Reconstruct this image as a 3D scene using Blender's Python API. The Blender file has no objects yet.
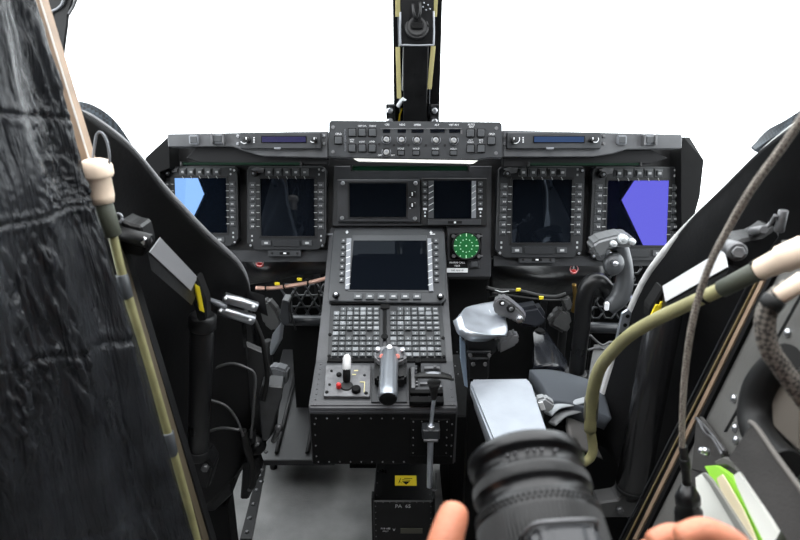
import bpy, bmesh, math, random
from mathutils import Vector, Matrix, noise
random.seed(7)
C = bpy.context.scene.collection
H = 1.25                      # eye height above the cockpit floor
PITCH = math.radians(20); F = 622.2
CP, SP = math.cos(PITCH), math.sin(PITCH)
CAM = Vector((0, 0, H))
V = Vector
def ray(px, py):
    dx = (px-400)/F; dy = (270-py)/F
    return V((dx, CP+dy*SP, -SP+dy*CP))
def at(px, py, Y):            # point on the sight line at world distance Y
    r = ray(px, py); return CAM + r*(Y/r.y)
def atz(px, py, z):
    r = ray(px, py); return CAM + r*((z-H)/r.z)
def pm(px, Y, py):            # metres per pixel there
    r = ray(px, py); return (Y/r.y)/F

# ------------------------------------------------------------- materials
MATS = {}
def mat(name, col, rough=.5, metal=0, bump=0, bscale=200, var=0, vscale=30, spec=.5, emit=None, es=0, coat=0, sheen=0):
    if name in MATS: return MATS[name]
    m = bpy.data.materials.new(name); m.use_nodes = True
    nt = m.node_tree; b = nt.nodes['Principled BSDF']
    b.inputs['Base Color'].default_value = (*col, 1)
    b.inputs['Roughness'].default_value = rough
    b.inputs['Metallic'].default_value = metal
    b.inputs['Specular IOR Level'].default_value = spec
    b.inputs['Coat Weight'].default_value = coat
    tc = nt.nodes.new('ShaderNodeTexCoord')
    if var:
        n = nt.nodes.new('ShaderNodeTexNoise'); n.inputs['Scale'].default_value = vscale; n.inputs['Detail'].default_value = 5
        r = nt.nodes.new('ShaderNodeValToRGB')
        r.color_ramp.elements[0].position = .3; r.color_ramp.elements[1].position = .7
        r.color_ramp.elements[0].color = (*[c*(1-var) for c in col], 1)
        r.color_ramp.elements[1].color = (*[min(1, c*(1+var)) for c in col], 1)
        nt.links.new(tc.outputs['Object'], n.inputs['Vector']); nt.links.new(n.outputs['Fac'], r.inputs['Fac'])
        nt.links.new(r.outputs['Color'], b.inputs['Base Color'])
        mr = nt.nodes.new('ShaderNodeMapRange'); mr.inputs['To Min'].default_value = max(0, rough-.12); mr.inputs['To Max'].default_value = min(1, rough+.15)
        nt.links.new(n.outputs['Fac'], mr.inputs['Value']); nt.links.new(mr.outputs['Result'], b.inputs['Roughness'])
    if bump:
        n2 = nt.nodes.new('ShaderNodeTexNoise'); n2.inputs['Scale'].default_value = bscale; n2.inputs['Detail'].default_value = 3
        bp = nt.nodes.new('ShaderNodeBump'); bp.inputs['Strength'].default_value = bump; bp.inputs['Distance'].default_value = .002
        nt.links.new(tc.outputs['Object'], n2.inputs['Vector']); nt.links.new(n2.outputs['Fac'], bp.inputs['Height'])
        nt.links.new(bp.outputs['Normal'], b.inputs['Normal'])
    if emit:
        b.inputs['Emission Color'].default_value = (*emit, 1); b.inputs['Emission Strength'].default_value = es
    MATS[name] = m; return m
def ramp_weave(name, c0, c1, scale, rough=.8, bump=.6):
    if name in MATS: return MATS[name]
    m = mat(name, c0, rough); nt = m.node_tree; b = nt.nodes['Principled BSDF']
    tc = nt.nodes.new('ShaderNodeTexCoord')
    ck = nt.nodes.new('ShaderNodeTexChecker'); ck.inputs['Scale'].default_value = scale
    mp = nt.nodes.new('ShaderNodeMapping'); mp.inputs['Rotation'].default_value = (.6, .5, .78)
    nt.links.new(tc.outputs['Object'], mp.inputs['Vector']); nt.links.new(mp.outputs['Vector'], ck.inputs['Vector'])
    ck.inputs['Color1'].default_value = (*c0, 1); ck.inputs['Color2'].default_value = (*c1, 1)
    nt.links.new(ck.outputs['Color'], b.inputs['Base Color'])
    bp = nt.nodes.new('ShaderNodeBump'); bp.inputs['Strength'].default_value = bump; bp.inputs['Distance'].default_value = .001
    nt.links.new(ck.outputs['Fac'], bp.inputs['Height']); nt.links.new(bp.outputs['Normal'], b.inputs['Normal'])
    return m
black   = mat('black_paint', (.006, .006, .0065), .45, spec=.35, bump=.15, var=.3)
deep    = mat('black_matt', (.002, .002, .0022), .75, spec=.2, var=.4)
semi    = mat('black_semi_gloss', (.006, .006, .0065), .3, spec=.4, var=.3, vscale=12)
rubber  = mat('black_rubber', (.006, .006, .006), .55, spec=.35)
gray    = mat('cockpit_grey_paint', (.025, .027, .030), .42, bump=.2, bscale=600, var=.15)
gray2   = mat('console_grey_paint', (.021, .022, .025), .38, bump=.2, bscale=600, var=.2)
shield  = mat('glareshield_paint', (.072, .074, .079), .5, bump=.2, bscale=500, var=.15)
bezel   = mat('display_bezel_paint', (.013, .014, .016), .42, spec=.4, bump=.1, bscale=500)
btn     = mat('button_plastic', (.045, .048, .052), .4)
keym    = mat('key_plastic', (.055, .060, .064), .38)
keyl    = mat('pale_key_plastic', (.16, .17, .18), .4)
white   = mat('white_legend', (.75, .76, .78), .5)
faint   = mat('grey_legend', (.36, .365, .37), .5)
silver  = mat('bright_steel', (.62, .63, .66), .28, 1)
alu     = mat('brushed_aluminium', (.50, .53, .58), .36, .85, bump=.1, bscale=300, var=.12, vscale=18)
worn    = mat('worn_metal_paint', (.13, .13, .135), .4, .5, bump=.2, var=.35, vscale=60)
striplt = mat('pale_grey_strip', (.22, .23, .25), .35, .3)
cream   = mat('cream_plastic', (.80, .64, .50), .45, var=.08, vscale=40)
olive   = mat('olive_webbing', (.29, .27, .13), .6, bump=.3, bscale=400, var=.15)
olived  = mat('olive_sleeve', (.045, .05, .035), .6, bump=.2)
yellow  = mat('yellow_label', (.80, .62, .02), .5)
yellowp = mat('pale_yellow_tape', (.62, .55, .25), .5)
red     = mat('red_plastic', (.55, .02, .02), .4)
pink    = mat('faded_red_button', (.65, .22, .18), .5)
tan     = mat('tan_wood_trim', (.26, .18, .12), .5, var=.25, vscale=25)
copper  = mat('copper_braid', (.55, .33, .26), .45, .3, bump=.4, bscale=500)
cord    = ramp_weave('braided_cord', (.30, .27, .23), (.12, .10, .085), 420)
hose    = ramp_weave('braided_hose', (.20, .18, .155), (.045, .04, .036), 260)
meshf   = ramp_weave('blue_black_mesh', (.04, .055, .07), (.008, .010, .013), 240, .6)
floorm  = mat('floor_grey', (.17, .17, .168), .42, bump=.35, bscale=160, var=.3, vscale=9)
wallm   = mat('lining_dark', (.008, .008, .009), .9, var=.3, spec=.05)
bulk    = mat('bulkhead_grey', (.13, .127, .12), .45, bump=.15, var=.15, vscale=12)
paper   = mat('white_paper', (.80, .80, .74), .7)
green   = mat('lime_plastic', (.33, .72, .06), .4)
fabric  = mat('pocket_canvas', (.045, .042, .040), .85, bump=.5, bscale=700, var=.2)
seatc   = mat('blue_grey_cushion', (.05, .057, .068), .8, bump=.4, bscale=700)
seatm   = mat('seat_shell_black', (.0045, .0045, .005), .5, spec=.3, bump=.2, bscale=150, var=.3, vscale=10)
rimm    = mat('seat_edge_grey', (.16, .16, .165), .4, .2, var=.25)
glassk  = mat('dark_display_glass', (.004, .005, .007), .07, spec=.5)
lensg   = mat('lens_black', (.0035, .0035, .004), .33, spec=.45, bump=.1)
greenp  = mat('green_filter', (.003, .032, .014), .4, spec=.2)
greend  = mat('dark_green_filter', (.002, .012, .006), .5, spec=.1)
browm   = mat('brow_black', (.010, .010, .011), .6, spec=.2)
consm   = mat('console_body_paint', (.040, .041, .045), .36, bump=.2, bscale=600, var=.2)
skin    = mat('skin', (.56, .21, .12), .5, bump=.35, bscale=350, var=.12, vscale=45)
skin.node_tree.nodes['Principled BSDF'].inputs['Subsurface Weight'].default_value = .15
skin.node_tree.nodes['Principled BSDF'].inputs['Subsurface Radius'].default_value = (.01, .004, .002)
nailm   = mat('fingernail', (.75, .42, .33), .3)
gggreen = mat('lit_green_dial', (.004, .085, .02), .3, emit=(.02, .5, .10), es=.06)
ggl     = mat('dial_marks', (.6, .9, .6), .5, emit=(.5, 1, .6), es=.15)

def coated(name, tint, base=(.003, .004, .006), face=.3):
    """display glass with a coloured anti-glare coating"""
    m = bpy.data.materials.new(name); m.use_nodes = True; nt = m.node_tree; nt.nodes.clear()
    o = nt.nodes.new('ShaderNodeOutputMaterial'); mx = nt.nodes.new('ShaderNodeMixShader')
    d = nt.nodes.new('ShaderNodeBsdfDiffuse'); d.inputs['Color'].default_value = (*base, 1)
    g = nt.nodes.new('ShaderNodeBsdfGlossy'); g.inputs['Color'].default_value = (*tint, 1); g.inputs['Roughness'].default_value = .01
    mx.inputs['Fac'].default_value = face
    nt.links.new(d.outputs[0], mx.inputs[1]); nt.links.new(g.outputs[0], mx.inputs[2]); nt.links.new(mx.outputs[0], o.inputs['Surface'])
    return m
coat_b = coated('blue_coated_glass', (.22, .40, .75))
coat_v = coated('violet_coated_glass', (.115, .105, .56))
coat_k = coated('clear_coated_glass', (.5, .6, .75), face=.03)

def vinyl():
    m = mat('black_quilted_vinyl', (.030, .032, .036), .20, var=.35, vscale=14, bump=.25, bscale=90)
    nt = m.node_tree; tc = nt.nodes.new('ShaderNodeTexCoord'); mp = nt.nodes.new('ShaderNodeMapping'); mp.inputs['Scale'].default_value = (75, 75, 7)
    n = nt.nodes.new('ShaderNodeTexNoise'); n.inputs['Scale'].default_value = 1; n.inputs['Detail'].default_value = 4; n.inputs['Distortion'].default_value = .6
    bp = nt.nodes.new('ShaderNodeBump'); bp.inputs['Strength'].default_value = .8; bp.inputs['Distance'].default_value = .014
    old = [x for x in nt.nodes if x.type == 'BUMP' and x is not bp][0]
    nt.links.new(tc.outputs['Object'], mp.inputs['Vector']); nt.links.new(mp.outputs['Vector'], n.inputs['Vector']); nt.links.new(n.outputs['Fac'], bp.inputs['Height'])
    nt.links.new(bp.outputs['Normal'], old.inputs['Normal'])
    return m

# ------------------------------------------------------------- mesh builder
class B:
    def __init__(s): s.bm = bmesh.new()
    def _add(s, t, M=None):
        if M is not None: t.transform(M)
        me = bpy.data.meshes.new('t'); t.to_mesh(me); t.free(); s.bm.from_mesh(me); bpy.data.meshes.remove(me); return s
    def box(s, a, b, bev=0, M=None, seg=1):
        t = bmesh.new(); bmesh.ops.create_cube(t, size=1)
        a = V(a); b = V(b); c = (a+b)/2; d = b-a
        for v in t.verts: v.co = V((c.x+v.co.x*d.x, c.y+v.co.y*d.y, c.z+v.co.z*d.z))
        if bev: bmesh.ops.bevel(t, geom=t.edges[:], offset=min(bev, min(abs(d.x), abs(d.y), abs(d.z))*.45), segments=seg, affect='EDGES')
        return s._add(t, M)
    def prism(s, pts, n0, n1, bev=0, M=None, seg=1):
        t = bmesh.new()
        f = t.faces.new([t.verts.new((p[0], p[1], n0)) for p in pts])
        r = bmesh.ops.extrude_face_region(t, geom=[f])
        for v in [g for g in r['geom'] if isinstance(g, bmesh.types.BMVert)]: v.co.z = n1
        bmesh.ops.recalc_face_normals(t, faces=t.faces[:])
        if bev: bmesh.ops.bevel(t, geom=t.edges[:], offset=bev, segments=seg, affect='EDGES')
        return s._add(t, M)
    def poly(s, pts, vec, bev=0, seg=1):       # 3-D outline pushed along vec
        t = bmesh.new(); vec = V(vec)
        a = [t.verts.new(p) for p in pts]; b = [t.verts.new(V(p)+vec) for p in pts]
        n = len(pts); t.faces.new(a); t.faces.new(b[::-1])
        for i in range(n): t.faces.new([a[i], b[i], b[(i+1) % n], a[(i+1) % n]])
        bmesh.ops.recalc_face_normals(t, faces=t.faces[:])
        if bev: bmesh.ops.bevel(t, geom=t.edges[:], offset=bev, segments=seg, affect='EDGES')
        return s._add(t)
    def lathe(s, prof, a, ax, seg=24):          # prof: (distance along axis, radius)
        ax = V(ax).normalized(); q = ax.to_track_quat('Z', 'Y').to_matrix()
        t = bmesh.new(); rings = []
        for h, r in prof:
            if r < 1e-6: rings.append([t.verts.new(V(a)+q@V((0, 0, h)))])
            else: rings.append([t.verts.new(V(a)+q@V((r*math.cos(6.28318*k/seg), r*math.sin(6.28318*k/seg), h))) for k in range(seg)])
        for i in range(len(rings)-1):
            A, D = rings[i], rings[i+1]
            for k in range(seg):
                k2 = (k+1) % seg
                if len(A) == 1 and len(D) == 1: continue
                if len(A) == 1: t.faces.new([A[0], D[k], D[k2]])
                elif len(D) == 1: t.faces.new([A[k], D[0], A[k2]])
                else: t.faces.new([A[k], D[k], D[k2], A[k2]])
        if len(rings[0]) > 1: t.faces.new(rings[0])
        if len(rings[-1]) > 1: t.faces.new(rings[-1])
        bmesh.ops.recalc_face_normals(t, faces=t.faces[:])
        for f in t.faces: f.smooth = len(f.verts) <= 4
        return s._add(t)
    def cyl(s, a, b, r, r2=None, seg=20, bev=None):
        a = V(a); b = V(b); L = (b-a).length; r2 = r if r2 is None else r2
        e = min(r, r2)*.18 if bev is None else bev
        e = min(e, L*.4)
        return s.lathe([(0, r-e), (e, r), (L-e, r2), (L, r2-e)], a, b-a, seg)
    def ball(s, c, r, sc=(1, 1, 1), seg=16, M=None):
        t = bmesh.new(); bmesh.ops.create_uvsphere(t, u_segments=seg, v_segments=seg//2+2, radius=r)
        for v in t.verts: v.co = V((v.co.x*sc[0], v.co.y*sc[1], v.co.z*sc[2]))+(V(c) if M is None else V())
        for f in t.faces: f.smooth = True
        return s._add(t, M)
    def tube(s, pts, r, seg=12, smooth=6, flat=1.0):
        pts = [V(p) for p in pts]; n = len(pts)
        rr = r if isinstance(r, (list, tuple)) else [r]*n
        P, R = [], []
        if smooth > 1 and n > 2:
            for i in range(n-1):
                p0, p1, p2, p3 = pts[max(i-1, 0)], pts[i], pts[i+1], pts[min(i+2, n-1)]
                for k in range(smooth):
                    u = k/smooth
                    P.append(.5*((2*p1)+(p2-p0)*u+(2*p0-5*p1+4*p2-p3)*u*u+(3*p1-p0-3*p2+p3)*u**3)); R.append(rr[i]*(1-u)+rr[i+1]*u)
            P.append(pts[-1]); R.append(rr[-1])
        else: P, R = pts, rr
        t = bmesh.new(); rings = []; up = None
        for i, p in enumerate(P):
            d = (P[min(i+1, len(P)-1)]-P[max(i-1, 0)]).normalized()
            if up is None:
                up = V((0, 0, 1)) if abs(d.z) < .9 else V((1, 0, 0))
            sd = d.cross(up).normalized(); up = sd.cross(d).normalized()
            rings.append([t.verts.new(p+R[i]*(math.cos(6.28318*k/seg)*sd+flat*math.sin(6.28318*k/seg)*up)) for k in range(seg)])
        for A, D in zip(rings, rings[1:]):
            for k in range(seg): t.faces.new([A[k], A[(k+1) % seg], D[(k+1) % seg], D[k]]).smooth = True
        t.faces.new(rings[0][::-1]); t.faces.new(rings[-1])
        bmesh.ops.recalc_face_normals(t, faces=t.faces[:])
        return s._add(t)
    def torus(s, c, ax, R, r, seg=24, a0=0, a1=6.28318):
        q = V(ax).normalized().to_track_quat('Z', 'Y').to_matrix()
        return s.tube([V(c)+q@V((R*math.cos(a0+(a1-a0)*k/seg), R*math.sin(a0+(a1-a0)*k/seg), 0)) for k in range(seg+1)], r, 8, 1)
    def obj(s, name, m, parent=None, label=None, shade=False):
        me = bpy.data.meshes.new(name); 
        if shade:
            for f in s.bm.faces: f.smooth = True
        s.bm.to_mesh(me); s.bm.free()
        o = bpy.data.objects.new(name, me); C.objects.link(o); me.materials.append(m)
        if parent is not None:
            o.parent = parent
        if label: o['label'] = label
        return o
def tag(o, label, cat=None, group=None, kind=None):
    o['label'] = label
    if cat: o['category'] = cat
    if group: o['group'] = group
    if kind: o['kind'] = kind
    return o
def thing(name, label, cat, M=None, group=None):
    o = bpy.data.objects.new(name, None); C.objects.link(o); o.empty_display_size = .02
    o.matrix_basis = M if isinstance(M, Matrix) else Matrix.Translation(M if M is not None else V())
    tag(o, label, cat, group); return o
def struct(name, b, m):
    o = b.obj(name, m); o['kind'] = 'structure'; return o
class W(B):                                    # parts given in world space under a thing at loc
    def obj(s, name, m, parent=None, label=None, shade=False):
        if parent is not None:
            # parent may itself be a part; all parts keep identity local matrices
            p = parent
            while p.parent: p = p.parent
            s.bm.transform(p.matrix_basis.inverted())
        return B.obj(s, name, m, parent, label, shade)
def text_part(name, items, m, parent, th=.0003, rot=0):
    """items: (string, u, v, n, height)"""
    b = B()
    for st, u, v, n, h in items:
        cu = bpy.data.curves.new('t', 'FONT'); cu.body = st; cu.size = h*1.38; cu.align_x = 'CENTER'; cu.align_y = 'CENTER'
        cu.extrude = th; cu.resolution_u = 2
        o = bpy.data.objects.new('t', cu); C.objects.link(o)
        me = bpy.data.meshes.new_from_object(o)
        t = bmesh.new(); t.from_mesh(me); bpy.data.objects.remove(o); bpy.data.meshes.remove(me)
        b._add(t, Matrix.Translation((u, v, n)) @ Matrix.Rotation(rot, 4, 'Z'))
    return b.obj(name, m, parent)
class Fr:                                      # a plane in the cockpit with its own axes (u right, v up the face, n out)
    def __init__(s, o, tilt=None, vdir=None, yaw=0):
        s.o = V(o)
        u = V((math.cos(yaw), -math.sin(yaw), 0))
        if vdir is None:
            t = math.radians(tilt); f = V((math.sin(yaw), math.cos(yaw), 0)); v = f*math.sin(t)+V((0, 0, math.cos(t)))
        else: v = V(vdir).normalized()
        n = u.cross(v).normalized(); s.u, s.v, s.n = u, v, n
        s.M = Matrix(((u.x, v.x, n.x, s.o.x), (u.y, v.y, n.y, s.o.y), (u.z, v.z, n.z, s.o.z), (0, 0, 0, 1)))
    def uv(s, px, py, lift=0):
        r = ray(px, py); o = s.o+s.n*lift; t = (o-CAM).dot(s.n)/r.dot(s.n); p = CAM+r*t-s.o
        return p.dot(s.u), p.dot(s.v)
    def at(s, px, py):                         # same plane, new origin
        u, v = s.uv(px, py); f = Fr.__new__(Fr); f.o = s.o+s.u*u+s.v*v; f.u, f.v, f.n = s.u, s.v, s.n
        f.M = s.M.copy(); f.M.translation = f.o; return f
    def box(s, b, x0, y0, x1, y1, n0, n1, bev=.0008, seg=1):
        cx, cy = (x0+x1)/2, (y0+y1)/2
        u0 = s.uv(x0, cy, n1)[0]; u1 = s.uv(x1, cy, n1)[0]; v1 = s.uv(cx, y0, n1)[1]; v0 = s.uv(cx, y1, n1)[1]
        b.box((u0, v0, n0), (u1, v1, n1), bev, seg=seg); return b
    def prism(s, b, pts, n0, n1, bev=0, seg=1):
        return b.prism([s.uv(*p, n1) for p in pts], n0, n1, bev, seg=seg)
    def knob(s, b, px, py, r, n0, n1, r2=None, seg=20):
        u, v = s.uv(px, py, n1); k = pm(px, 0, py) if False else (s.uv(px+1, py, n1)[0]-u)
        return b.cyl((u, v, n0), (u, v, n1), r*k, (r2 or r)*k, seg)
def copy_tree(o, parent=None):
    c = o.copy(); C.objects.link(c); c.parent = parent
    for ch in list(o.children): copy_tree(ch, c)
    return c
# ============================================================= instrument panel
YP = 1.52
PF = Fr(at(412, 210, YP), tilt=15)             # main panel face
X0 = Matrix.Translation
# ---- panel structure: backing plate with side cheeks and centre stack
ip = thing('instrument_panel', 'wide black instrument panel that carries the displays under the glareshield', 'instrument panel', PF.M)
b = B(); PF.prism(b, [(148, 160), (172, 137), (690, 137), (704, 160), (700, 196), (684, 236), (676, 262), (520, 262), (492, 256), (328, 253), (240, 253), (160, 250), (146, 185)], -.035, -.014, .002)
b.obj('panel_plate', black, ip)
# cheeks, thin sheets that come forward from the plate
b = B(); PF.prism(b, [(145, 158), (169, 136), (170, 168), (160, 172), (162, 250), (150, 250), (147, 186)], -.03, .05, .001)
b.obj('side_cheek', deep, ip)
b = B(); PF.prism(b, [(681, 150), (684, 137), (704, 160), (700, 196), (690, 232), (684, 256), (682, 256), (681, 200)], -.03, .05, .001)
b.obj('side_cheek', deep, ip)
# raised centre stack (one bent sheet)
b = B(); PF.prism(b, [(334, 166), (492, 166), (491, 277), (447, 277), (447, 226), (332, 226)], -.03, .0, .0015)
b.obj('centre_stack', gray2, ip)
b = B(); PF.box(b, 447, 276, 490, 279, -.12, -.002)
PF.box(b, 449, 279, 488, 330, -.13, -.11); b.obj('stack_underside', deep, ip)
for x0, x1 in ((171, 330), (494, 690)):
    b = B(); PF.box(b, x0, 250+(x0 > 400)*6, x1, 262+(x0 > 400)*4, -.012, -.002); b.obj('lower_rail', gray2, ip)
# ---- multifunction displays, one model copied four times
MX0, MY0 = 286.3, 208.5
MF = Fr(at(MX0, MY0, YP), tilt=15)
k = MF.uv(MX0+1, MY0)[0]
def make_mfd():
    t = thing('multifunction_display', '', 'display', MF.M, 'multifunction displays across the panel')
    b = B(); MF.prism(b, [(250, 166.5), (323, 166.5), (326, 170), (326, 243), (318, 250), (255, 250), (247, 243), (247, 170)], -.02, .014, .0015)
    t0 = b.obj('bezel', bezel, t)
    b = B()
    for (x0, y0, x1, y1) in ((259, 176.5, 316, 178.6), (259, 236, 316, 238), (259, 178, 260.6, 237), (314.6, 178, 316, 237)):
        MF.box(b, x0, y0, x1, y1, .010, .0165, .0004)
    b.obj('screen_frame', black, t)
    b = B(); MF.box(b, 260.4, 178.4, 314.8, 236.2, .012, .0148, 0); s = b.obj('screen', coat_k, t)
    b = B(); MF.box(b, 256.5, 169, 261, 174.5, .012, .018)
    leg = []
    for i in range(5):
        x = 269+i*8.9
        b = B(); MF.box(b, x-3.7, 168.3, x+3.7, 175.8, .012, .0165); MF.box(b, x-2.4, 169.6, x+2.4, 174.6, .016, .021, .0008); b.obj('button', btn, t)
    for sx in (0, 1):
        for i in range(7):
            y = 185+i*6.9; x = 252.6 if sx == 0 else 320.6
            b = B(); MF.box(b, x-3, y-3, x+3, y+3, .012, .0165); MF.box(b, x-1.9, y-1.9, x+1.9, y+1.9, .016, .0205, .0007); b.obj('button', btn, t)
    for x in (266, 307):
        b = B(); MF.box(b, x-4.5, 240.5, x+4.5, 245.5, .012, .018); b.obj('button', btn, t)
    b = B(); MF.box(b, 273, 240, 300, 246.5, .012, .0165); b.obj('lower_plate', bezel, t)
    b = B()                                    # white legends: small marks on the buttons and lead lines
    for i in range(5):
        x = 269+i*8.9
        MF.box(b, x-1.3, 171.2, x+1.3, 173.2, .0205, .0212, 0)
        u0, v0 = MF.uv(x-.4, 175.6); u1, v1 = MF.uv(x+.6, 178.6)
        MF.prism(b, [(x-1, 176.3), (x-.3, 176.3), (x+.9, 179), (x+.3, 179)], .0164, .0172)
    for sx in (0, 1):
        for i in range(7):
            y = 185+i*6.9; x = 252.6 if sx == 0 else 320.6
            MF.box(b, x-1.2, y-.7, x-.2, y+.7, .0202, .0209, 0); MF.box(b, x+.3, y-.7, x+1.3, y+.7, .0202, .0209, 0)
            xx = 258 if sx == 0 else 315.6
            MF.box(b, xx-1.5, y-.25, xx+1.5, y+.35, .0162, .0172, 0)
    for x, y in ((319, 169.5), (319, 174.5), (252, 236), (252, 240.5), (321, 236), (321, 240.5)): MF.box(b, x-.8, y-1, x+.8, y+.9, .0145, .0152, 0)
    for x in (266, 307): MF.box(b, x-1.8, 242, x+1.8, 244, .0176, .0184, 0)
    b.obj('legends', faint, t)
    kb = B(); MF.knob(kb, 253, 173.5, 2.9, .014, .03); kb = kb.obj('knob', black, t)
    b = B(); MF.knob(b, 253, 173.2, 1.1, .03, .0312); b.obj('knob_cap', striplt, kb)
    b = B(); MF.prism(b, [(251, 169), (256, 167.6), (264, 168), (263, 172.5), (257, 173)], .014, .019, .0006); b.obj('dimmer_guard', worn, t)
    for x, y in ((323, 170.5), (250.5, 245.5), (322.5, 245.8)):
        b = B(); MF.knob(b, x, y, 2.3, .013, .0175); o = b.obj('screw', black, t)
        b = B(); MF.knob(b, x, y, 1.2, .0175, .0182); b.obj('screw_slot', silver, o)
    return t
mfd = make_mfd()
ML = ['outermost left square display with a pale sky blue shape on its glass',
      'square black display on the left side, directly beside the centre stack, screen dark',
      'square black display on the right side, directly beside the centre stack, screen dark',
      'outermost right square display with a bright violet shape on its glass, behind the control stick']
spots = [(200.5, 206.6, .955), (MX0, MY0, 1.0), (537.5, 212.3, 1.10), (632, 214.2, 1.13)]
for i, (x, y, sc) in enumerate(spots):
    o = mfd if i == 1 else copy_tree(mfd)
    f = MF.at(x, y); o.matrix_basis = f.M @ Matrix.Scale(sc, 4)
    o['label'] = ML[i]
    if i in (0, 3):
        for ch in o.children:
            if ch.name.startswith('screen') and 'frame' not in ch.name:
                ch.data = ch.data.copy(); ch.data.materials.clear(); ch.data.materials.append(coat_b if i == 0 else coat_v)
# ---- label plates under the inner displays
for i, (x0, y0, x1, y1, lb) in enumerate([(268, 250, 301, 256.5, 'small grey latch plate under the inner left display'), (519, 256.5, 555, 263, 'small grey latch plate under the inner right display')]):
    f = PF.at((x0+x1)/2, (y0+y1)/2); t = thing('latch_plate', lb, 'latch', f.M, 'latch plates under the displays')
    b = B(); f.box(b, x0, y0, x1, y1, -.003, .012, .001); b.obj('plate', gray, t)
    cx = (x0+x1)/2; cy = (y0+y1)/2
    b = B(); f.box(b, cx-5, cy-1.3, cx+5, cy+1.3, .011, .0135, .0003); b.obj('slot', deep, t)
    b = B(); f.box(b, cx-1.3, cy-.7, cx+1.6, cy+.8, .013, .015, .0003); b.obj('catch', white, t)
    for s in (-1, 1):
        b = B(); f.knob(b, cx+s*(x1-x0)*.38, cy, 1.3, .012, .0135); b.obj('screw', black, t)
# ---- centre stack displays
f = PF.at(378, 200); t = thing('engine_display', 'wide black display with two knobs at the top left of the centre stack', 'display', f.M)
b = B(); f.box(b, 337, 179.5, 420, 222, 0, .014, .002); b.obj('bezel', gray2, t)
b = B(); f.box(b, 347.5, 181.5, 408, 218.5, .0135, .0155, .001); b.obj('screen_frame', black, t)
b = B(); f.box(b, 349.5, 183.3, 406.2, 217, .015, .017, 0); b.obj('screen', coat_k, t)
for x, y in ((342.7, 183.2), (415.6, 183.2), (342, 218), (415, 218.5)):
    b = B(); f.knob(b, x, y, 2, .013, .0165); b.obj('screw', silver, t)
for y in (194, 205):
    b = B(); f.knob(b, 412.2, y, 3.3, .013, .018); f.knob(b, 412.2, y, 1.9, .018, .03); o = b.obj('knob', black, t)
    b = B(); f.box(b, 411.7, y-1.8, 412.7, y+1.8, .0295, .031, .0002); f.box(b, 409.5, y+2.9, 410.6, y+3.6, .014, .0146, 0); f.box(b, 414.3, y-2.5, 415.5, y-1.9, .014, .0146, 0); b.obj('pointer', white, o)
f = PF.at(454, 202); t = thing('standby_display', 'narrow black display with pale side strips at the top right of the centre stack', 'display', f.M)
b = B(); f.box(b, 421.5, 178, 487, 226, 0, .014, .002); b.obj('bezel', black, t)
b = B(); f.box(b, 434, 180.5, 471.3, 218.5, .0135, .016, 0); b.obj('screen', coat_k, t)
for x0, x1 in ((428.5, 433.8), (471.5, 476)):
    b = B(); f.prism(b, [(x0, 181), (x1, 181), (x1, 218), (x0, 218)] if x0 < 450 else [(x0, 181), (x1, 181), (x1, 218), (x0, 218)], .0135, .0155, .0006); o = b.obj('side_strip', striplt if x0 > 450 else btn, t)
    b = B()
    for i in range(5): f.prism(b, [(x0+.3, 187+i*6), (x1-.3, 184.5+i*6), (x1-.3, 185.2+i*6), (x0+.3, 187.7+i*6)], .0155, .0162)
    b.obj('strip_lines', white, o)
for x in (425, 480.5):
    for i in range(4):
        y = 184+i*6.6
        b = B(); f.box(b, x-2.2, y-2.2, x+2.2, y+2.2, .013, .018, .0007); o = b.obj('button', btn, t)
        b = B(); f.box(b, x-.8, y-.6, x+.8, y+.6, .0178, .0185, 0); b.obj('button_mark', faint, o)
    b = B(); f.box(b, x-1.9, 208, x+1.9, 210, .0138, .0146, 0)
    for y in (212.5, 216): f.box(b, x-.7, y-.8, x+.7, y+.8, .0138, .0146, 0)
    b.obj('legends', white, t)
b = B(); f.box(b, 428, 219.5, 481, 225, .013, .018, .001); o = b.obj('lower_bar', gray2, t)
b = B(); f.box(b, 448, 221, 462, 223.6, .0175, .0185, .0003); o2 = b.obj('slot', deep, o)
b = B(); f.box(b, 454, 221.5, 456, 223.4, .018, .0195, .0003); b.obj('catch', white, o)
b = B(); f.box(b, 437, 174.2, 438.6, 175.6, .0002, .001, 0); f.box(b, 441, 173.6, 446, 176, .0002, .001, 0); f.box(b, 450, 174.3, 457.5, 175.8, .0002, .001, 0)
b.obj('small_legends', worn, ip)
b = B(); f.box(b, 340, 225.6, 386, 227.2, .0, .006, .0006); b.obj('stack_edge_strip', striplt, ip)
# ---- round threat dial
f = PF.at(465.6, 245.5); t = thing('round_dial', 'round lit green dial in a square black mount', 'instrument', f.M)
b = B(); f.box(b, 450.5, 233.5, 481.5, 258.6, 0, .010, .0015); b.obj('mount', deep, t)
k1 = f.uv(466.6, 245.5)[0]
for s in (0, 1, 2, 3):
    a = [(453.5, 236.3), (478.5, 236.3), (453.8, 256), (479, 256.3)][s]
    b = B(); f.knob(b, a[0], a[1], 2, .01, .0135); f.box(b, a[0]+1.5, a[1]-1.2, a[0]+4, a[1]+.4, .0098, .0118, .0004); b.obj('corner_screw', worn, t)
b = B(); b.lathe([(0, 14.2*k1), (.010, 14.2*k1), (.013, 13*k1), (.009, 12.6*k1), (.0085, 0)], (0, 0, .006), (0, 0, 1), 40); b.obj('ring', black, t)
b = B(); b.cyl((0, 0, .012), (0, 0, .0155), 12.6*k1, seg=40, bev=.0005); b.obj('dial_face', gggreen, t)
b = B()
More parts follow.
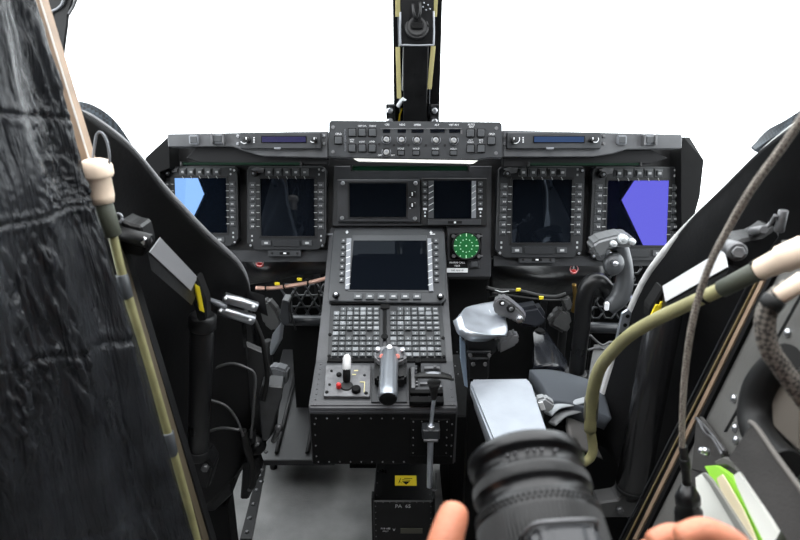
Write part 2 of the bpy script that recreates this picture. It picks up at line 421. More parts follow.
for kx in range(12):
    a = kx*math.pi/6; c, s_ = math.cos(a), math.sin(a)
    for rr in (6.4,):
        b.box((-.45*k1+rr*k1*c, -.45*k1+rr*k1*s_, .0154), (.45*k1+rr*k1*c, .45*k1+rr*k1*s_, .0160))
    l0 = 9.2 if kx % 3 == 0 else 11
    b.prism([(l0*k1*c-s_*.35*k1, l0*k1*s_+c*.35*k1), (12.3*k1*c-s_*.35*k1, 12.3*k1*s_+c*.35*k1), (12.3*k1*c+s_*.35*k1, 12.3*k1*s_-c*.35*k1), (l0*k1*c+s_*.35*k1, l0*k1*s_-c*.35*k1)], .0154, .0160)
b.box((-.8*k1, -.3*k1, .0154), (.8*k1, .3*k1, .016)); b.box((-.3*k1, -.8*k1, .0154), (.3*k1, .8*k1, .016))
b.obj('dial_marks', ggl, t)
f = PF.at(457, 265); t = thing('warning_legend_plate', 'small black legend plate with a white strip under the green dial', 'plate', f.M)
b = B(); f.box(b, 447.5, 260.3, 467.5, 268, 0, .004, .0006); b.obj('plate', deep, t)
b = B(); f.box(b, 446.8, 268.2, 467.8, 272.6, 0, .003, .0004); b.obj('white_strip', white, t, 'white label strip')
text_part('lettering', [('WARN CALL', 0, f.uv(457, 262.6)[1], .0042, 2*k1), ('TEST', 0, f.uv(457, 265.9)[1], .0042, 2*k1)], white, t)
text_part('strip_lettering', [('THIS SIDE UP', 0, f.uv(457, 270.4)[1], .0032, 1.6*k1)], deep, t)
f = PF.at(474, 264.5); t = thing('push_button', 'square dark push button just right of the legend plate under the dial', 'button', f.M)
b = B(); f.box(b, 469, 260.3, 479.5, 268.3, 0, .005, .001); o = b.obj('button_frame', gray2, t)
b = B(); f.box(b, 471, 261.8, 477.5, 266.8, .004, .010, .001); b.obj('button_cap', btn, t)

# ============================================================= glareshield
YG = 1.43
GF = Fr(at(412, 140, YG), tilt=12)
gs = thing('glareshield', 'grey glareshield running along the top of the instrument panel', 'glareshield', GF.M)
for side, pts in (('l', [(167, 134), (328, 131), (328, 158), (262, 156.3), (243, 150.5), (232, 146.6), (168, 147)]), ('r', [(503, 130), (682, 134.5), (682, 148.5), (627, 149.5), (612, 154), (592, 157), (503, 157)])):
    b = B(); GF.prism(b, pts, -.06, .0, .002); b.obj('face_panel', shield, gs)
    if side == 'l': q = [(190, 149), (330, 152), (330, 170), (175, 164)]; hood = [(170, 136), (330, 133), (330, 140), (170, 140)]
    else: q = [(500, 152), (660, 149), (680, 168), (500, 170)]; hood = [(500, 132), (680, 136), (680, 140), (500, 140)]
    b = B(); GF.prism(b, hood, -.13, -.02, .001); b.obj('hood', semi, gs)
    b = B()                                    # sloping underside brow
    if side == 'l': GF.prism(b, [(196, 147), (240, 147), (262, 156), (328, 157), (328, 165), (200, 163), (186, 158)], -.045, -.02, .002)
    else: GF.prism(b, [(503, 157), (592, 157), (612, 151), (650, 149), (668, 158), (650, 164), (503, 167)], -.045, -.02, .002)
    b.obj('brow', browm, gs)
# green formation strips under the shield
for x0, y0, x1, y1, lb in ((182, 162.5, 300, 165, 'thin dark green light strip under the left glareshield'), (352, 166, 468, 170.5, 'dark green light strip under the middle control panel'), (530, 163, 640, 165.5, 'thin dark green light strip under the right glareshield')):
    f = GF.at((x0+x1)/2, (y0+y1)/2); t = thing('light_strip', lb, 'light', f.M, 'green light strips under the glareshield')
    b = B(); f.box(b, x0, y0, x1, y1, -.046, -.012, .001); b.obj('lens', greenp if 340 < x0 < 400 else greend, t)
    b = B(); f.box(b, x0-2, y0-1, x0, y1+1, -.046, -.009, .001); f.box(b, x1, y0-1, x1+2, y1+1, -.046, -.009, .001); b.obj('end_cap', black, t)
# indicator caps
for x, y, w, lb in ((193.3, 139.6, 4.6, 'square grey annunciator cap nearest the left end of the glareshield'), (217, 138.6, 5.6, 'square grey annunciator cap with raised guard left of the left radio strip'), (622.5, 139.8, 4.6, 'square grey annunciator cap with plain rim right of the right radio strip'), (651, 139.8, 5.6, 'square grey annunciator cap with raised guard nearest the right end of the glareshield')):
    f = GF.at(x, y); t = thing('annunciator_cap', lb, 'indicator', f.M, 'annunciator caps on the glareshield')
    b = B(); f.box(b, x-w, y-4.6, x+w, y+4.6, -.004, .010, .0018, 2); b.obj('frame', striplt, t)
    b = B(); f.box(b, x-w+1.2, y-3.4, x+w-1.2, y+3.4, .009, .0125, .001); b.obj('cap', btn, t)
    if w > 5:
        for s in (-1, 1):
            b = B(); f.box(b, x+s*w-.9, y-5.6, x+s*w+.9, y+5.4, -.003, .018, .001); b.obj('guard', worn, t)
# radio strips
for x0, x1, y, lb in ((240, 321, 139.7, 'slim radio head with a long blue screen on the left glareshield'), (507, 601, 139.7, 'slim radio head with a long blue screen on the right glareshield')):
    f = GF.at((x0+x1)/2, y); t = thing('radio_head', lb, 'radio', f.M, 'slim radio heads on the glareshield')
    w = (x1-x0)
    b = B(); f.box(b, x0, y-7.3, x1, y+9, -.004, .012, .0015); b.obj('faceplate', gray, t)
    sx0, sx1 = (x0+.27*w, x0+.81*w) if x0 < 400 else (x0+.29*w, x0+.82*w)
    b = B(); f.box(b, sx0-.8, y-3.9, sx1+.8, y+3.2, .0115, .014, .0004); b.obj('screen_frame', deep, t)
    b = B(); f.box(b, sx0, y-3.1, sx1, y+2.4, .0135, .0148, 0); b.obj('screen', mat('violet_reflection_glow', (.01, .01, .02), .2, emit=(.08, .07, .30), es=.22) if x0 < 400 else mat('blue_reflection_glow', (.01, .01, .02), .2, emit=(.06, .17, .42), es=.3), t)  # weak emission painted in for the bluish reflection on the screen glass
    for xx, rr in ((x0+.075*w, 3.9), (x0+.915*w, 3.0)):
        b = B(); f.knob(b, xx, y, rr, .011, .016); f.knob(b, xx, y, rr*.72, .016, .034); o = b.obj('knob', black, t)
        b = B(); b.torus((f.uv(xx, y)[0], f.uv(xx, y)[1], .0172), (0, 0, 1), rr*k1*.95, .0009, 20, .6, 3.6); f.box(b, xx-.5, y-2.4, xx+.5, y-.2, .0335, .0348, .0002); b.obj('knob_pointer', white, o)
    b = B()
    for i in range(3): f.box(b, x0+.165*w, y-2.6+i*2.2, x0+.165*w+1.3, y-1.4+i*2.2, .0118, .0126, 0)
    b.obj('legends', white, t)
    b = B(); f.box(b, x0+w*.42, y+7.6, x0+w*.50, y+9.6, .010, .015, .0005); b.obj('release_tab', striplt, t)
    for xx in (x0-2.3, x1+3):
        for yy in (y-3.5, y+4):
            b = B(); f.knob(b, xx, yy, 1.5, -.001, .003); b.obj('screw', silver if x0 < 400 else worn, t)
# ============================================================= autopilot panel
YA = 1.36
AF = Fr(at(415.5, 140.5, YA), tilt=12)
ap = thing('autopilot_panel', 'dark autopilot panel with button rows and silver knobs, on top of the centre stack', 'control panel', AF.M)
b = B(); AF.prism(b, [(329, 120.4), (502, 122), (503, 158.5), (489, 158.5), (478, 160.5), (352, 158.5), (328.5, 157.5)], -.11, 0, .003, 2); b.obj('case', gray, ap)
ka = AF.uv(416.5, 140.5)[0]
b = B(); AF.prism(b, [(353, 158.6), (478, 160.6), (473, 164), (358, 161.5)], -.02, .006, .0008); b.obj('cream_edge_strip', mat('cream_strip', (.80, .78, .72), .5), ap, 'cream strip along the lower edge')
def apbtn(x, y, w, h, m=btn):
    b = B(); AF.box(b, x-w/2-.8, y-h/2-.8, x+w/2+.8, y+h/2+.8, -.001, .0015, .0005); o = b.obj('button_surround', deep, ap)
    b = B(); AF.box(b, x-w/2, y-h/2, x+w/2, y+h/2, .001, .007, .0008); b.obj('button_cap', m, o)
for x, y in ((338.3, 140.2), (491.5, 140.8)): apbtn(x, y, 6.6, 7)
for yy in (132.4, 148):
    for xx in (352, 362, 372.2): apbtn(xx, yy+(0 if xx > 340 else 0), 6.6, 7)
    for xx in (470.7, 481.2): apbtn(xx, yy+.6, 6.6, 7)
for xx in (401, 416.2, 435.4, 453.5): apbtn(xx, 152.8, 6, 4)
for (xx, yy) in ((386.3, 139.3), (401.6, 139.6), (417, 139.8), (436, 140), (453.9, 140.3), (386.3, 152)):
    b = B(); AF.knob(b, xx, yy, 4.6, 0, .002); o = b.obj('knob', black, ap)
    b = B(); AF.knob(b, xx, yy, 3.0, .002, .020, 2.6); AF.box(b, xx-.6, yy-2.4, xx+.6, yy+2.2, .0195, .0225, .0003); b.obj('knob_cap', mat('knob_metal', (.36, .36, .36), .35, .4), o)
    u, v = AF.uv(xx, yy); b = B(); b.torus((u, v, .0022), (0, 0, 1), 4.3*ka, .0007, 20, -.6, 3.7); AF.knob(b, xx+.2, yy-1, 1.4, .021, .0229); b.obj('knob_ring', striplt, o)
for x0, x1 in ((383, 390.3), (397.5, 406), (411.4, 423.6), (430, 444.7), (449, 460.5)):
    b = B(); AF.box(b, x0, 129.2, x1, 132.8, -.001, .0012, .0003); b.obj('readout_window', glassk, ap)
b = B(); AF.box(b, 380.5, 128.3, 461.5, 129, .0, .0016, .0002); AF.box(b, 460.7, 130, 462.3, 134, 0, .0012, 0); b.obj('readout_trim', worn, ap)
for x, y in ((333, 127.2), (333, 152), (496.5, 128.2), (496, 153.2)):
    b = B(); AF.knob(b, x, y, 1.8, 0, .002); o = b.obj('screw', worn, ap)
for x, y in ((394, 145), (408.5, 145), (426, 145.3), (445, 145.3), (379, 144)):
    b = B(); AF.knob(b, x, y, 1.3, 0, .0015); b.obj('small_screw', black, ap)
def T(fr, s, x, y, h, lift=.0004): u, v = fr.uv(x, y, lift); return (s, u, v, lift, h*ka)
L_ = [('CPLD', 338.5, 134, 1.9), ('VERT LVL', 362.2, 126, 1.5), ('TRANS', 372.6, 126, 1.6), ('NAV', 352, 139.7, 1.6), ('FAC', 352, 141.7, 1.5), ('LOW', 362, 141.8, 1.7), ('APPR', 372, 141.8, 1.7),
      ('CRS', 387, 124.7, 1.9), ('HDG', 402.3, 124.8, 1.9), ('SPEED', 417.5, 125, 1.9), ('ALT', 437, 125, 1.9), ('VRT ALT', 454, 125, 1.9), ('HOLD', 401, 148.6, 1.7), ('HOLD', 416.3, 148.7, 1.7), ('HOLD', 435.4, 148.8, 1.7), ('HOLD', 453.5, 148.9, 1.7),
      ('OFF', 379.7, 155.3, 1.6), ('BRT', 392.8, 155.3, 1.6), ('AUTO', 471.4, 124.7, 1.8), ('NAV', 471.4, 127, 1.7), ('ALT', 470.6, 140, 1.6), ('HOLD', 470.6, 142.2, 1.6), ('RDR', 481, 140.1, 1.6), ('ALT', 481, 142.3, 1.6), ('CPLD', 491.7, 134.2, 1.8)]
text_part('lettering', [T(AF, *l) for l in L_], white, ap)
u, v = AF.uv(345.3, 140); text_part('side_lettering', [('FLIGHT DIRECTOR', 0, 0, .0003, 1.9*ka)], striplt, ap, rot=math.pi/2).location = (u, v, 0)
# ============================================================= centre console
XL, XR = -.178, .112
PA = V((0, 1.52, H-.44)); PB = V((0, 1.319, H-.558)); PC = V((0, 1.172, H-.629)); PD = V((0, 1.048, H-.661))
S1 = Fr((( XL+XR)/2, *((PA+PB)/2).yz), vdir=PA-PB)
S2 = Fr((( XL+XR)/2, *((PB+PC)/2).yz), vdir=PB-PC)
S3 = Fr((( XL+XR)/2, *((PC+PD)/2).yz), vdir=PC-PD)
cc = thing('centre_console', 'grey centre console between the seats with a riveted black front face', 'console', V(((XL+XR)/2, 1.3, H-.80)))
prof = [(1.66, H-.36), (1.52, H-.44), (1.319, H-.558), (1.172, H-.629), (1.056, H-.659), (1.048, H-.664), (1.044, H-.672), (1.048, H-.80), (1.66, H-.80)]
b = W(); b.poly([(XL, y, z) for y, z in prof], (XR-XL, 0, 0), .003, 2); b.obj('body', consm, cc)
b = W(); b.box((XL+.02, 1.62, .0), (XR-.02, 1.66, H-.80)); b.obj('support', deep, cc)
b = W(); b.poly([(XL+.003, 1.0445, H-.677), (XR-.003, 1.0445, H-.677), (XR-.006, 1.0475, H-.797), (XL+.003, 1.0475, H-.797)], (0, -.003, 0), .001); fp = b.obj('front_plate', deep, cc)
b = W(); b.box((.02, 1.0405, H-.775), (.098, 1.044, H-.688), .002); b.obj('access_panel', deep, cc)
b = W()
for i in range(9): b.ball((XL+.014+i*.0215, 1.041, H-.687), .0016)
for i in range(9): b.ball((XL+.014+i*.0215, 1.043, H-.790), .0016)
for i in range(4): b.ball((XL+.011, 1.041, H-.70-.025*i), .0016); b.ball((XR-.010, 1.041, H-.70-.025*i), .0016)
for i in range(5):
    for x in (.026, .092): b.ball((x, 1.0395, H-.694-.018*i), .0014)
    b.ball((.026+.0165*i, 1.0395, H-.693), .0014)
b.obj('rivets', worn, cc)
b = W()                                        # rivets along the left flank of the sloping top
for i in range(9):
    p = PD.lerp(PC, i/9)+V((XL+.012, 0, 0)); b.ball(p+V((0, 0, .0005)), .0015)
for i in range(5):
    p = PD.lerp(PC, i/6)+V((XR-.010, 0, 0)); b.ball(p+V((0, 0, .0005)), .0015)
b.obj('top_rivets', worn, cc)
# ---- control display unit
f = S1.at(388, 266); t = thing('control_display_unit', 'large black screen with pale side strips on the upper centre console', 'display', f.M)
b = B(); f.prism(b, [(336, 228.5), (441, 228.5), (445, 233), (446.5, 298), (441, 303), (329, 301), (328, 296), (333, 232)], -.002, .014, .002); b.obj('bezel', gray, t)
b = B(); f.box(b, 331, 300.5, 444, 303.6, -.002, .008, .001); b.obj('lower_edge', deep, t)
b = B(); f.prism(b, [(352, 235), (427, 235), (432, 292), (347, 291)], .0130, .0155, .001); b.obj('screen_surround', btn, t)
b = B(); f.prism(b, [(353.5, 240.5), (426.5, 240.5), (428.5, 290), (349.5, 289.5)], .015, .0165); b.obj('screen', coated('matt_display_glass', (.4, .45, .5), face=.012), t)
for s, pts in ((0, [(346.5, 238), (351.5, 238), (349.3, 289), (345, 289)]), (1, [(427.3, 238), (431.2, 238), (433.5, 291), (429.2, 291)])):
    b = B(); f.prism(b, pts, .0145, .0185, .0006); o = b.obj('side_strip', striplt, t, 'pale grey side strip')
    b = B()
    for i in range(7):
        y = 243+i*6.8; xa = 346 if s == 0 else 428
        f.prism(b, [(xa, y+1), (xa+4.2, y-.6), (xa+4.2, y), (xa, y+1.6)], .0185, .0190)
    b.obj('strip_lines', white, o)
for s in (0, 1):
    for i in range(7):
        y = 240.5+i*6.5; x = 343.5-i*.35 if s == 0 else 436+i*.1
        b = B(); f.box(b, x-2.3, y-2.3, x+2.3, y+2.3, .013, .0185, .0008); o = b.obj('button', btn, t)
        b = B(); f.box(b, x-.8, y-.7, x+.8, y+.5, .0184, .0190, 0); b.obj('button_mark', faint, o)
for i in range(6):
    x = 358+i*11.8
    b = B(); f.box(b, x-4.2, 293.3, x+4.2, 298.8, .013, .019, .001); o = b.obj('button', keym, t)
    b = B(); f.box(b, x-2, 295.4, x+2, 296.8, .0188, .0194, 0); b.obj('button_mark', faint, o)
for x, y in ((335.8, 294.5), (440.5, 296)):
    b = B(); f.knob(b, x, y, 3.6, .013, .018, 3.4); f.knob(b, x, y-.3, 2.2, .018, .030); o = b.obj('knob', deep, t)
    b = B(); f.knob(b, x, y-1.2, 2, .030, .036, 1.6); b.obj('knob_cap', silver, o)
for x, y in ((347, 232), (431, 232.3)):
    b = B(); f.box(b, x-.5, y-1.5, x+.5, y+1.5, .0139, .0146, 0); f.box(b, x-1.4, y-.4, x+1.4, y+.4, .0139, .0146, 0)
    if x > 400: f.box(b, x-1, y+1.4, x+4, y+2.2, .0139, .0146, 0)
    b.obj('sun_symbol', white, t)
# ---- keypads
KL = ['left key panel of small grey keys on the console, left of the dark gap', 'right key panel of small grey keys on the console, right of the dark gap']
for s in (0, 1):
    xa0, xa1, xb0, xb1 = ((330.5, 383, 327.5, 383), (386.5, 442, 386.5, 446))[s]
    f = S2.at((xa0+xa1)/2, 332); t = thing('key_panel', KL[s], 'keypad', f.M, 'key panels on the console')
    b = B(); f.prism(b, [(xa0, 305.5), (xa1, 305.5), (xb1, 358.5), (xb0, 358.5)], -.002, .006, .001); b.obj('plate', bezel, t)
    rows = [308.8, 313, 317.8, 322.8, 327.6, 333, 338.2, 343.2, 348.6, 354]
    mk = B()
    for j, y in enumerate(rows):
        q = (y-305.5)/53; x0 = xa0+(xb0-xa0)*q+3.2; x1 = xa1+(xb1-xa1)*q-3.4
        for i in range(7):
            if j == 5 and i % 3 == 2: continue
            if j == 0 and i == 0: continue
            w = (x1-x0)/7; x = x0+w*(i+.5)
            b = B(); f.box(b, x-w*.41, y-1.95, x+w*.41, y+1.95, .005, .0115, .0009)
            r_ = random.random()
            b.obj('key', keyl if r_ < .09 else keym, t)
            h = .35 if i > 2 and j < 5 else .55
            ww = w*.26 if (i > 2 and j < 5) else w*.07
            if r_ > .04: f.box(mk, x-ww, y-h, x+ww, y+h, .0114, .0119, 0)
    mk.obj('key_legends', mat('key_legend_grey', (.34, .35, .36), .5), t)
    for x, y in (((329.8, 334), (329, 355.5)) if s == 0 else ((443.2, 337.5), (444, 356))):
        b = B(); f.knob(b, x, y, 1.7, .005, .0085); b.obj('screw', deep, t)
f = S2.at(385, 333)
b = B(); f.box(b, 383.4, 306, 386, 340, -.001, .0045, 0); f.knob(b, 384.6, 336, 3.6, -.001, .0075); f.box(b, 380.5, 303.8, 389.5, 308.3, 0, .009, .001)
o = b.obj('panel_latch', deep, None); o.matrix_basis = f.M; tag(o, 'black latch strip in the gap between the two key panels', 'latch')
f = S2.at(388, 361)
b = B(); f.prism(b, [(328, 358.5), (446, 358.5), (446.5, 361.5), (327, 361.5)], -.001, .006, .0006); o = b.obj('console_step', deep, None); o.matrix_basis = f.M; tag(o, 'thin black strip edging the bottom of both key panels', 'strip')
# ---- left switch panel
f = S3.at(347, 380); t = thing('switch_panel', 'grey switch panel with a pale lever and red button, left on the lower console', 'switch panel', f.M)
ks = f.uv(348, 380)[0]
b = B(); f.prism(b, [(326, 365), (371, 365), (370, 396.5), (323.5, 396)], -.001, .007, .001); b.obj('plate', worn, t)
b = B(); f.knob(b, 346.5, 385, 6.5, .006, .010); b.obj('lever_seat', black, t)
u, v = f.uv(347, 384); b = B(); b.tube([(u, v, .010), (u, v+.004, .022), (u, v+.018, .036)], [.0075, .008, .0075], 14, 5)
o = b.obj('lever', deep, t); b = B(); b.tube([(u, v+.008, .026), (u, v+.016, .035), (u, v+.028, .044), (u, v+.034, .046)], [.007, .0085, .0085, .005], 14, 5); b.obj('lever_tip', cream if False else mat('pale_plastic', (.62, .62, .62), .35), o, 'pale grey tip')
u, v = f.uv(339, 390); b = B(); b.ball((u, v, .014), .0052); b.cyl((u, v, .006), (u, v, .012), .005); b.obj('red_button', red, t, 'small red button')
for x, y, r in ((339, 373.6, 2.7), (356, 387.5, 4.6)):
    b = B(); f.knob(b, x, y, r, .006, .011 if r < 3 else .016); b.obj('knob', deep, t)
for x, y in ((326.8, 391.5), (366, 392.5), (331.5, 370.4), (364.5, 374.6), (329.5, 384)):
    b = B(); f.knob(b, x, y, 1.8 if y > 390 else 1.3, .006, .009); b.obj('screw', deep, t)
b = B(); f.box(b, 364, 382, 364.7, 392, .0066, .0078, 0); f.box(b, 360, 381.5, 364.7, 382.2, .0066, .0078, 0); f.box(b, 354, 370, 358, 371, .0066, .0076, 0); f.box(b, 352, 374, 356, 374.8, .0066, .0076, 0); b.obj('legends', yellowp, t)
# ---- right lever quadrant
f = S3.at(424, 380); t = thing('lever_quadrant', 'open black slotted lever panel right of the hand grip on the lower console', 'switch panel', f.M)
b = B(); f.prism(b, [(409, 366), (441, 364), (444, 402), (409, 402)], -.001, .004, .001); b.obj('plate', gray2, t)
b = B(); f.box(b, 410, 389, 443, 393, .003, .016, .001); f.box(b, 409.5, 396, 443.5, 402, .003, .014, .001); f.box(b, 409, 368, 411, 402, .003, .010, .001); b.obj('black_rails', deep, t)
b = B(); f.box(b, 411, 366.5, 415, 388, .003, .009, .001)
for i in range(6): f.box(b, 415.5, 368+i*3.2, 418, 369.3+i*3.2, .003, .008, .0003)
f.box(b, 424, 366, 440, 368.5, .003, .010, .001); f.box(b, 412, 393.3, 419, 396, .003, .008, .0005); f.box(b, 428, 394, 440, 396, .003, .008, .0005); f.box(b, 420, 382, 438, 384, .003, .009, .0005); b.obj('slot_guides', worn, t)
u, v = f.uv(419, 378); b = B(); b.tube([(u, v, 0), (u, v+.012, .02), (u, v+.025, .035)], [.004, .004, .004], 10, 4); f.prism(b, [(415.5, 358), (420.5, 358), (421, 362), (415, 362)], .025, .035, .001); b.obj('slide_lever', deep, t)
for x, y in ((435, 366), (441, 386)):
    b = B(); f.knob(b, x, y, 1.6, .003, .014); b.obj('stud', worn, t)
# ---- hand grip controller in the middle
f = S3.at(389, 378); t = thing('hand_grip_controller', 'chunky silver hand grip with buttons on its head, in the middle of the lower console', 'control grip', f.M)
b = B(); f.box(b, 372, 368, 407, 402, -.001, .003, .001); b.obj('base_plate', gray2, t)
def fp3(x, y, n): u, v = f.uv(x, y, n); return V((u, v, n))
b = B(); b.prism([f.uv(x, y, .030) for x, y in ((374, 352), (380, 347.5), (400, 347.5), (407, 353), (406.5, 377), (401, 378), (374.5, 378))], .002, .030, .005, seg=2); b.obj('grip_housing', black, t)
b = B(); b.prism([f.uv(x, y, .048) for x, y in ((374, 353), (378, 346.5), (384, 345), (396, 345), (403, 347), (407, 354), (405, 358.5), (396, 361), (382, 361), (375.5, 358)) ], .030, .048, .004, seg=2); hd = b.obj('grip_head', mat('grip_head_metal', (.22, .22, .23), .35, .6), t)
b = B(); b.tube([fp3(389.5, 354, .040), fp3(389, 366, .046), fp3(388.5, 380, .052), fp3(388, 394, .056), fp3(388, 399, .056)], [.0175, .0185, .0178, .0185, .0175], 28, 6); b.obj('grip_handle', mat('grip_steel', (.30, .32, .35), .30, .8, bump=.1), t)
b = B(); p = fp3(388, 398, .056); b.ball(p, .0178, (1, .45, 1)); b.obj('grip_end', deep, t)
for x, y, rr, m in ((389.5, 347.5, 3.2, mat('pale_plastic', (.6,)*3)), (378, 349, 2.8, silver), (402.5, 349.5, 2.8, silver)):
    b = B(); b.cyl(fp3(x, y, .046), fp3(x, y, .060), rr*ks, rr*ks*.85); b.ball(fp3(x, y, .060), rr*ks*.9, (1, 1, .5)); b.obj('thumb_switch', m, hd)
for x in (382, 397.5):
    b = B(); b.cyl(fp3(x, 356.3, .047), fp3(x, 356.3, .0525), 2.5*ks); b.obj('faded_red_button', pink, hd, 'faded red button')
for x, y in ((386, 351.5), (393, 351.5), (390, 353.3)):
    b = B(); b.cyl(fp3(x, y, .047), fp3(x, y, .0505), 1.5*ks); b.obj('small_button', deep, hd)
# ---- T handle with its rod
YT = 1.018
def tp(x, y, Y=YT): return at(x, y, Y)
t = thing('parking_brake_handle', 'black T shaped pull handle on a long steel rod in front of the console', 'handle', tp(431, 490))
b = W(); b.tube([tp(415, 377.5), tp(420, 375.5), tp(434, 375), tp(447, 376.5), tp(453.5, 379.5)], [.004, .0085, .0105, .0085, .0045], 14, 6, flat=.55)
b.lathe([(0, .0045), (.022, .0085), (.036, .013)], tp(434, 399), tp(434, 377)-tp(434, 399), 18); b.obj('t_grip', rubber, t)
b = W(); b.tube([tp(416, 375.6), tp(434, 372.9), tp(453, 377.6)], [.0025, .005, .0025], 10, 8, flat=.5); b.obj('grip_top', striplt, t)
b = W(); b.cyl(tp(434, 398), tp(430.5, 428), .0036, seg=14); b.obj('rod', alu, t)
b = W(); b.cyl(tp(431, 425), tp(430.5, 429), .0082, seg=6); b.obj('lock_nut', silver, t)
b = W(); p = tp(431, 433); b.box(p-V((.017, .006, .011)), p+V((.017, .022, .010)), .002); o = b.obj('guide_block', gray, t)
b = W(); b.box(p+V((-.014, -.008, -.016)), p+V((.014, .006, -.010)), .001); b.obj('guide_foot', worn, o)
b = W(); b.cyl(tp(430.5, 441), tp(429.5, 487), .0062, .0058, 14); b.obj('lower_rod', alu, t)
b = W(); b.tube([tp(430, 470, 1.03), tp(430, 486, 1.03), tp(436, 489, 1.03), tp(436, 472, 1.03)], .0022, 8, 4); b.obj('rod_clip', worn, t)
# ---- black avionics box on the floor
YB = 1.19
t = thing('avionics_box', 'riveted black equipment box with a yellow label, on the floor under the console', 'box', V((.0, 1.3, 0)))
z0 = at(403, 501, YB).z; x0 = at(373, 505, YB).x; x1 = at(433.5, 505, YB).x
zb = z0-.03; yb = 1.62
b = W(); b.poly([(x0, YB, 0), (x0, YB, z0), (x0+.006, yb, zb), (x0+.006, yb, 0)], (x1-x0, 0, 0), .003); b.obj('case', semi, t)
sl = Fr(((x0+x1)/2, (YB+yb)/2, (z0+zb)/2), vdir=V((0, yb-YB, zb-z0)))
b = B(); sl.box(b, 395, 475.5, 416.5, 485.5, .0003, .0012, 0)
for v in b.bm.verts: v.co = t.matrix_basis.inverted() @ (sl.M @ v.co)
lab = b.obj('warning_label', yellow, t, 'yellow warning label')
# pictogram: hand mark and lines
b = B(); sl.prism(b, [(402, 481.3), (410, 481.3), (406.2, 484.6)], .0012, .0016); sl.prism(b, [(404, 481.9), (408, 481.9), (406.2, 483.6)], .0013, .0018)
for (xa, ya, xb, yb_) in ((398, 478, 400.5, 482), (400.5, 478, 398.5, 483), (399, 481, 402, 483), (402, 479.5, 410, 479.9), (404, 478, 412, 478.3)):
    sl.prism(b, [(xa, ya), (xb, yb_), (xb+.4, yb_+.5), (xa+.4, ya+.5)], .0012, .0016)
for v in b.bm.verts: v.co = t.matrix_basis.inverted() @ (sl.M @ v.co)
b.obj('label_marks', deep, lab)
b = W()
for i in range(8):
    q = i/8
    for xx in (x0+.008, x1-.008): b.ball((xx, YB+.02+q*(yb-YB)*.9, z0+(zb-z0)*q+.0005), .0016)
for i in range(7):
    for xx in (x0+.006, x1-.006): b.ball((xx, YB-.0005, z0-.015-i*.018), .0015)
for i in range(9): b.ball((x0+.008+i*(x1-x0-.016)/8, YB-.0005, z0-.004), .0012)
b.obj('rivets', worn, t)
fb = Fr(at(403, 512, YB-.0008), tilt=0)
kb = fb.uv(404, 512)[0]
tx = text_part('lettering', [('PA  65', 0, fb.uv(403, 506.3)[1], 0, 4.2*kb), ('FOR USE', fb.uv(385.5, 530)[0], fb.uv(385, 528.6)[1], 0, 1.8*kb), ('ONLY', fb.uv(385.5, 530)[0], fb.uv(385, 531.3)[1], 0, 1.6*kb), ('V', fb.uv(394, 530)[0], fb.uv(394, 530)[1], 0, 3*kb)], white, t)
tx.matrix_basis = t.matrix_basis.inverted() @ fb.M
b = W(); b.box(at(400.5, 533, YB)-V((0, .002, 0)), at(422.5, 528, YB), .0004); b.obj('data_plate', mat('data_plate_metal', (.12, .115, .09), .5, .4), t)
for sd in (x0-.004, x1-.002):
    b = W(); b.box((sd, YB+.004, z0-.28), (sd+.006, YB+.03, z0+.004), .001); b.obj('side_flange', black, t)
# ============================================================= the setting
WX = .95                                        # side walls of the cockpit
def fwall(px): return None
b = B(); b.box((-1.0, -1.0, -.05), (1.0, 2.45, 0)); struct('floor', b, floorm)
b = B(); b.box((-1.0, 2.4, 0), (1.0, 2.45, .72)); struct('wall_front', b, deep)
b = B(); b.box((-1.0, -1.05, 0), (1.0, -1.0, 1.95)); struct('wall_rear', b, wallm)
b = B(); b.box((-1.0, -1.05, 1.9), (1.0, -.25, 1.95)); struct('ceiling', b, wallm)  # stops at the rear; open gap over the seats added to let in top light
# side walls: window opening with a pointed rear edge; its outline is what the outer displays mirror
def reflect(fr, px, py, X):
    u, v = fr.uv(px, py, .016); p = fr.o+fr.u*u+fr.v*v+fr.n*.016
    d = (p-CAM).normalized(); r = d-2*d.dot(fr.n)*fr.n
    t = (X-p.x)/r.x; return p+r*t
for sgn, nm, pts in ((-1, 'left', [(199.5, 176), (206.5, 194), (192, 226)]), (1, 'right', [(629.5, 183), (618.5, 200), (641, 248)])):
    X = sgn*WX
    q = [reflect(PF, x, y, X) for x, y in pts]
    print('window', nm, [tuple(round(c, 2) for c in p) for p in q])
    top, tip, bot = q
    zt = top.z+(top.z-tip.z)*.35; zb_ = bot.z-.0
    ty = top.y+(top.y-tip.y)*.35
    # wall as one outline with the opening cut from the front: floor, sill, rear pointed edge, head
    out = [(-1.0, 0), (2.4, 0), (2.4, .70), (1.0, .70), (bot.y, bot.z), (tip.y, tip.z), (ty, zt), (ty+.05, 1.9), (ty, 1.9), (-1.0, 1.9)]
    b = B(); b.poly([(X, y, z) for y, z in out], (sgn*.012, 0, 0)); struct('wall_'+nm, b, wallm)
# footwell lining under the panel
t = thing('footwell_bulkhead', 'black wall deep in the footwell behind the pedals', 'bulkhead', V((0, 2.05, 0)))
b = W(); b.box((-.93, 2.05, 0), (.93, 2.07, .74)); b.obj('panel', deep, t)
for x in (-.8, -.55, -.3, .25, .5, .75): b = W(); b.box((x, 2.02, .02), (x+.02, 2.05, .72), .002); b.obj('stiffener', black, t)
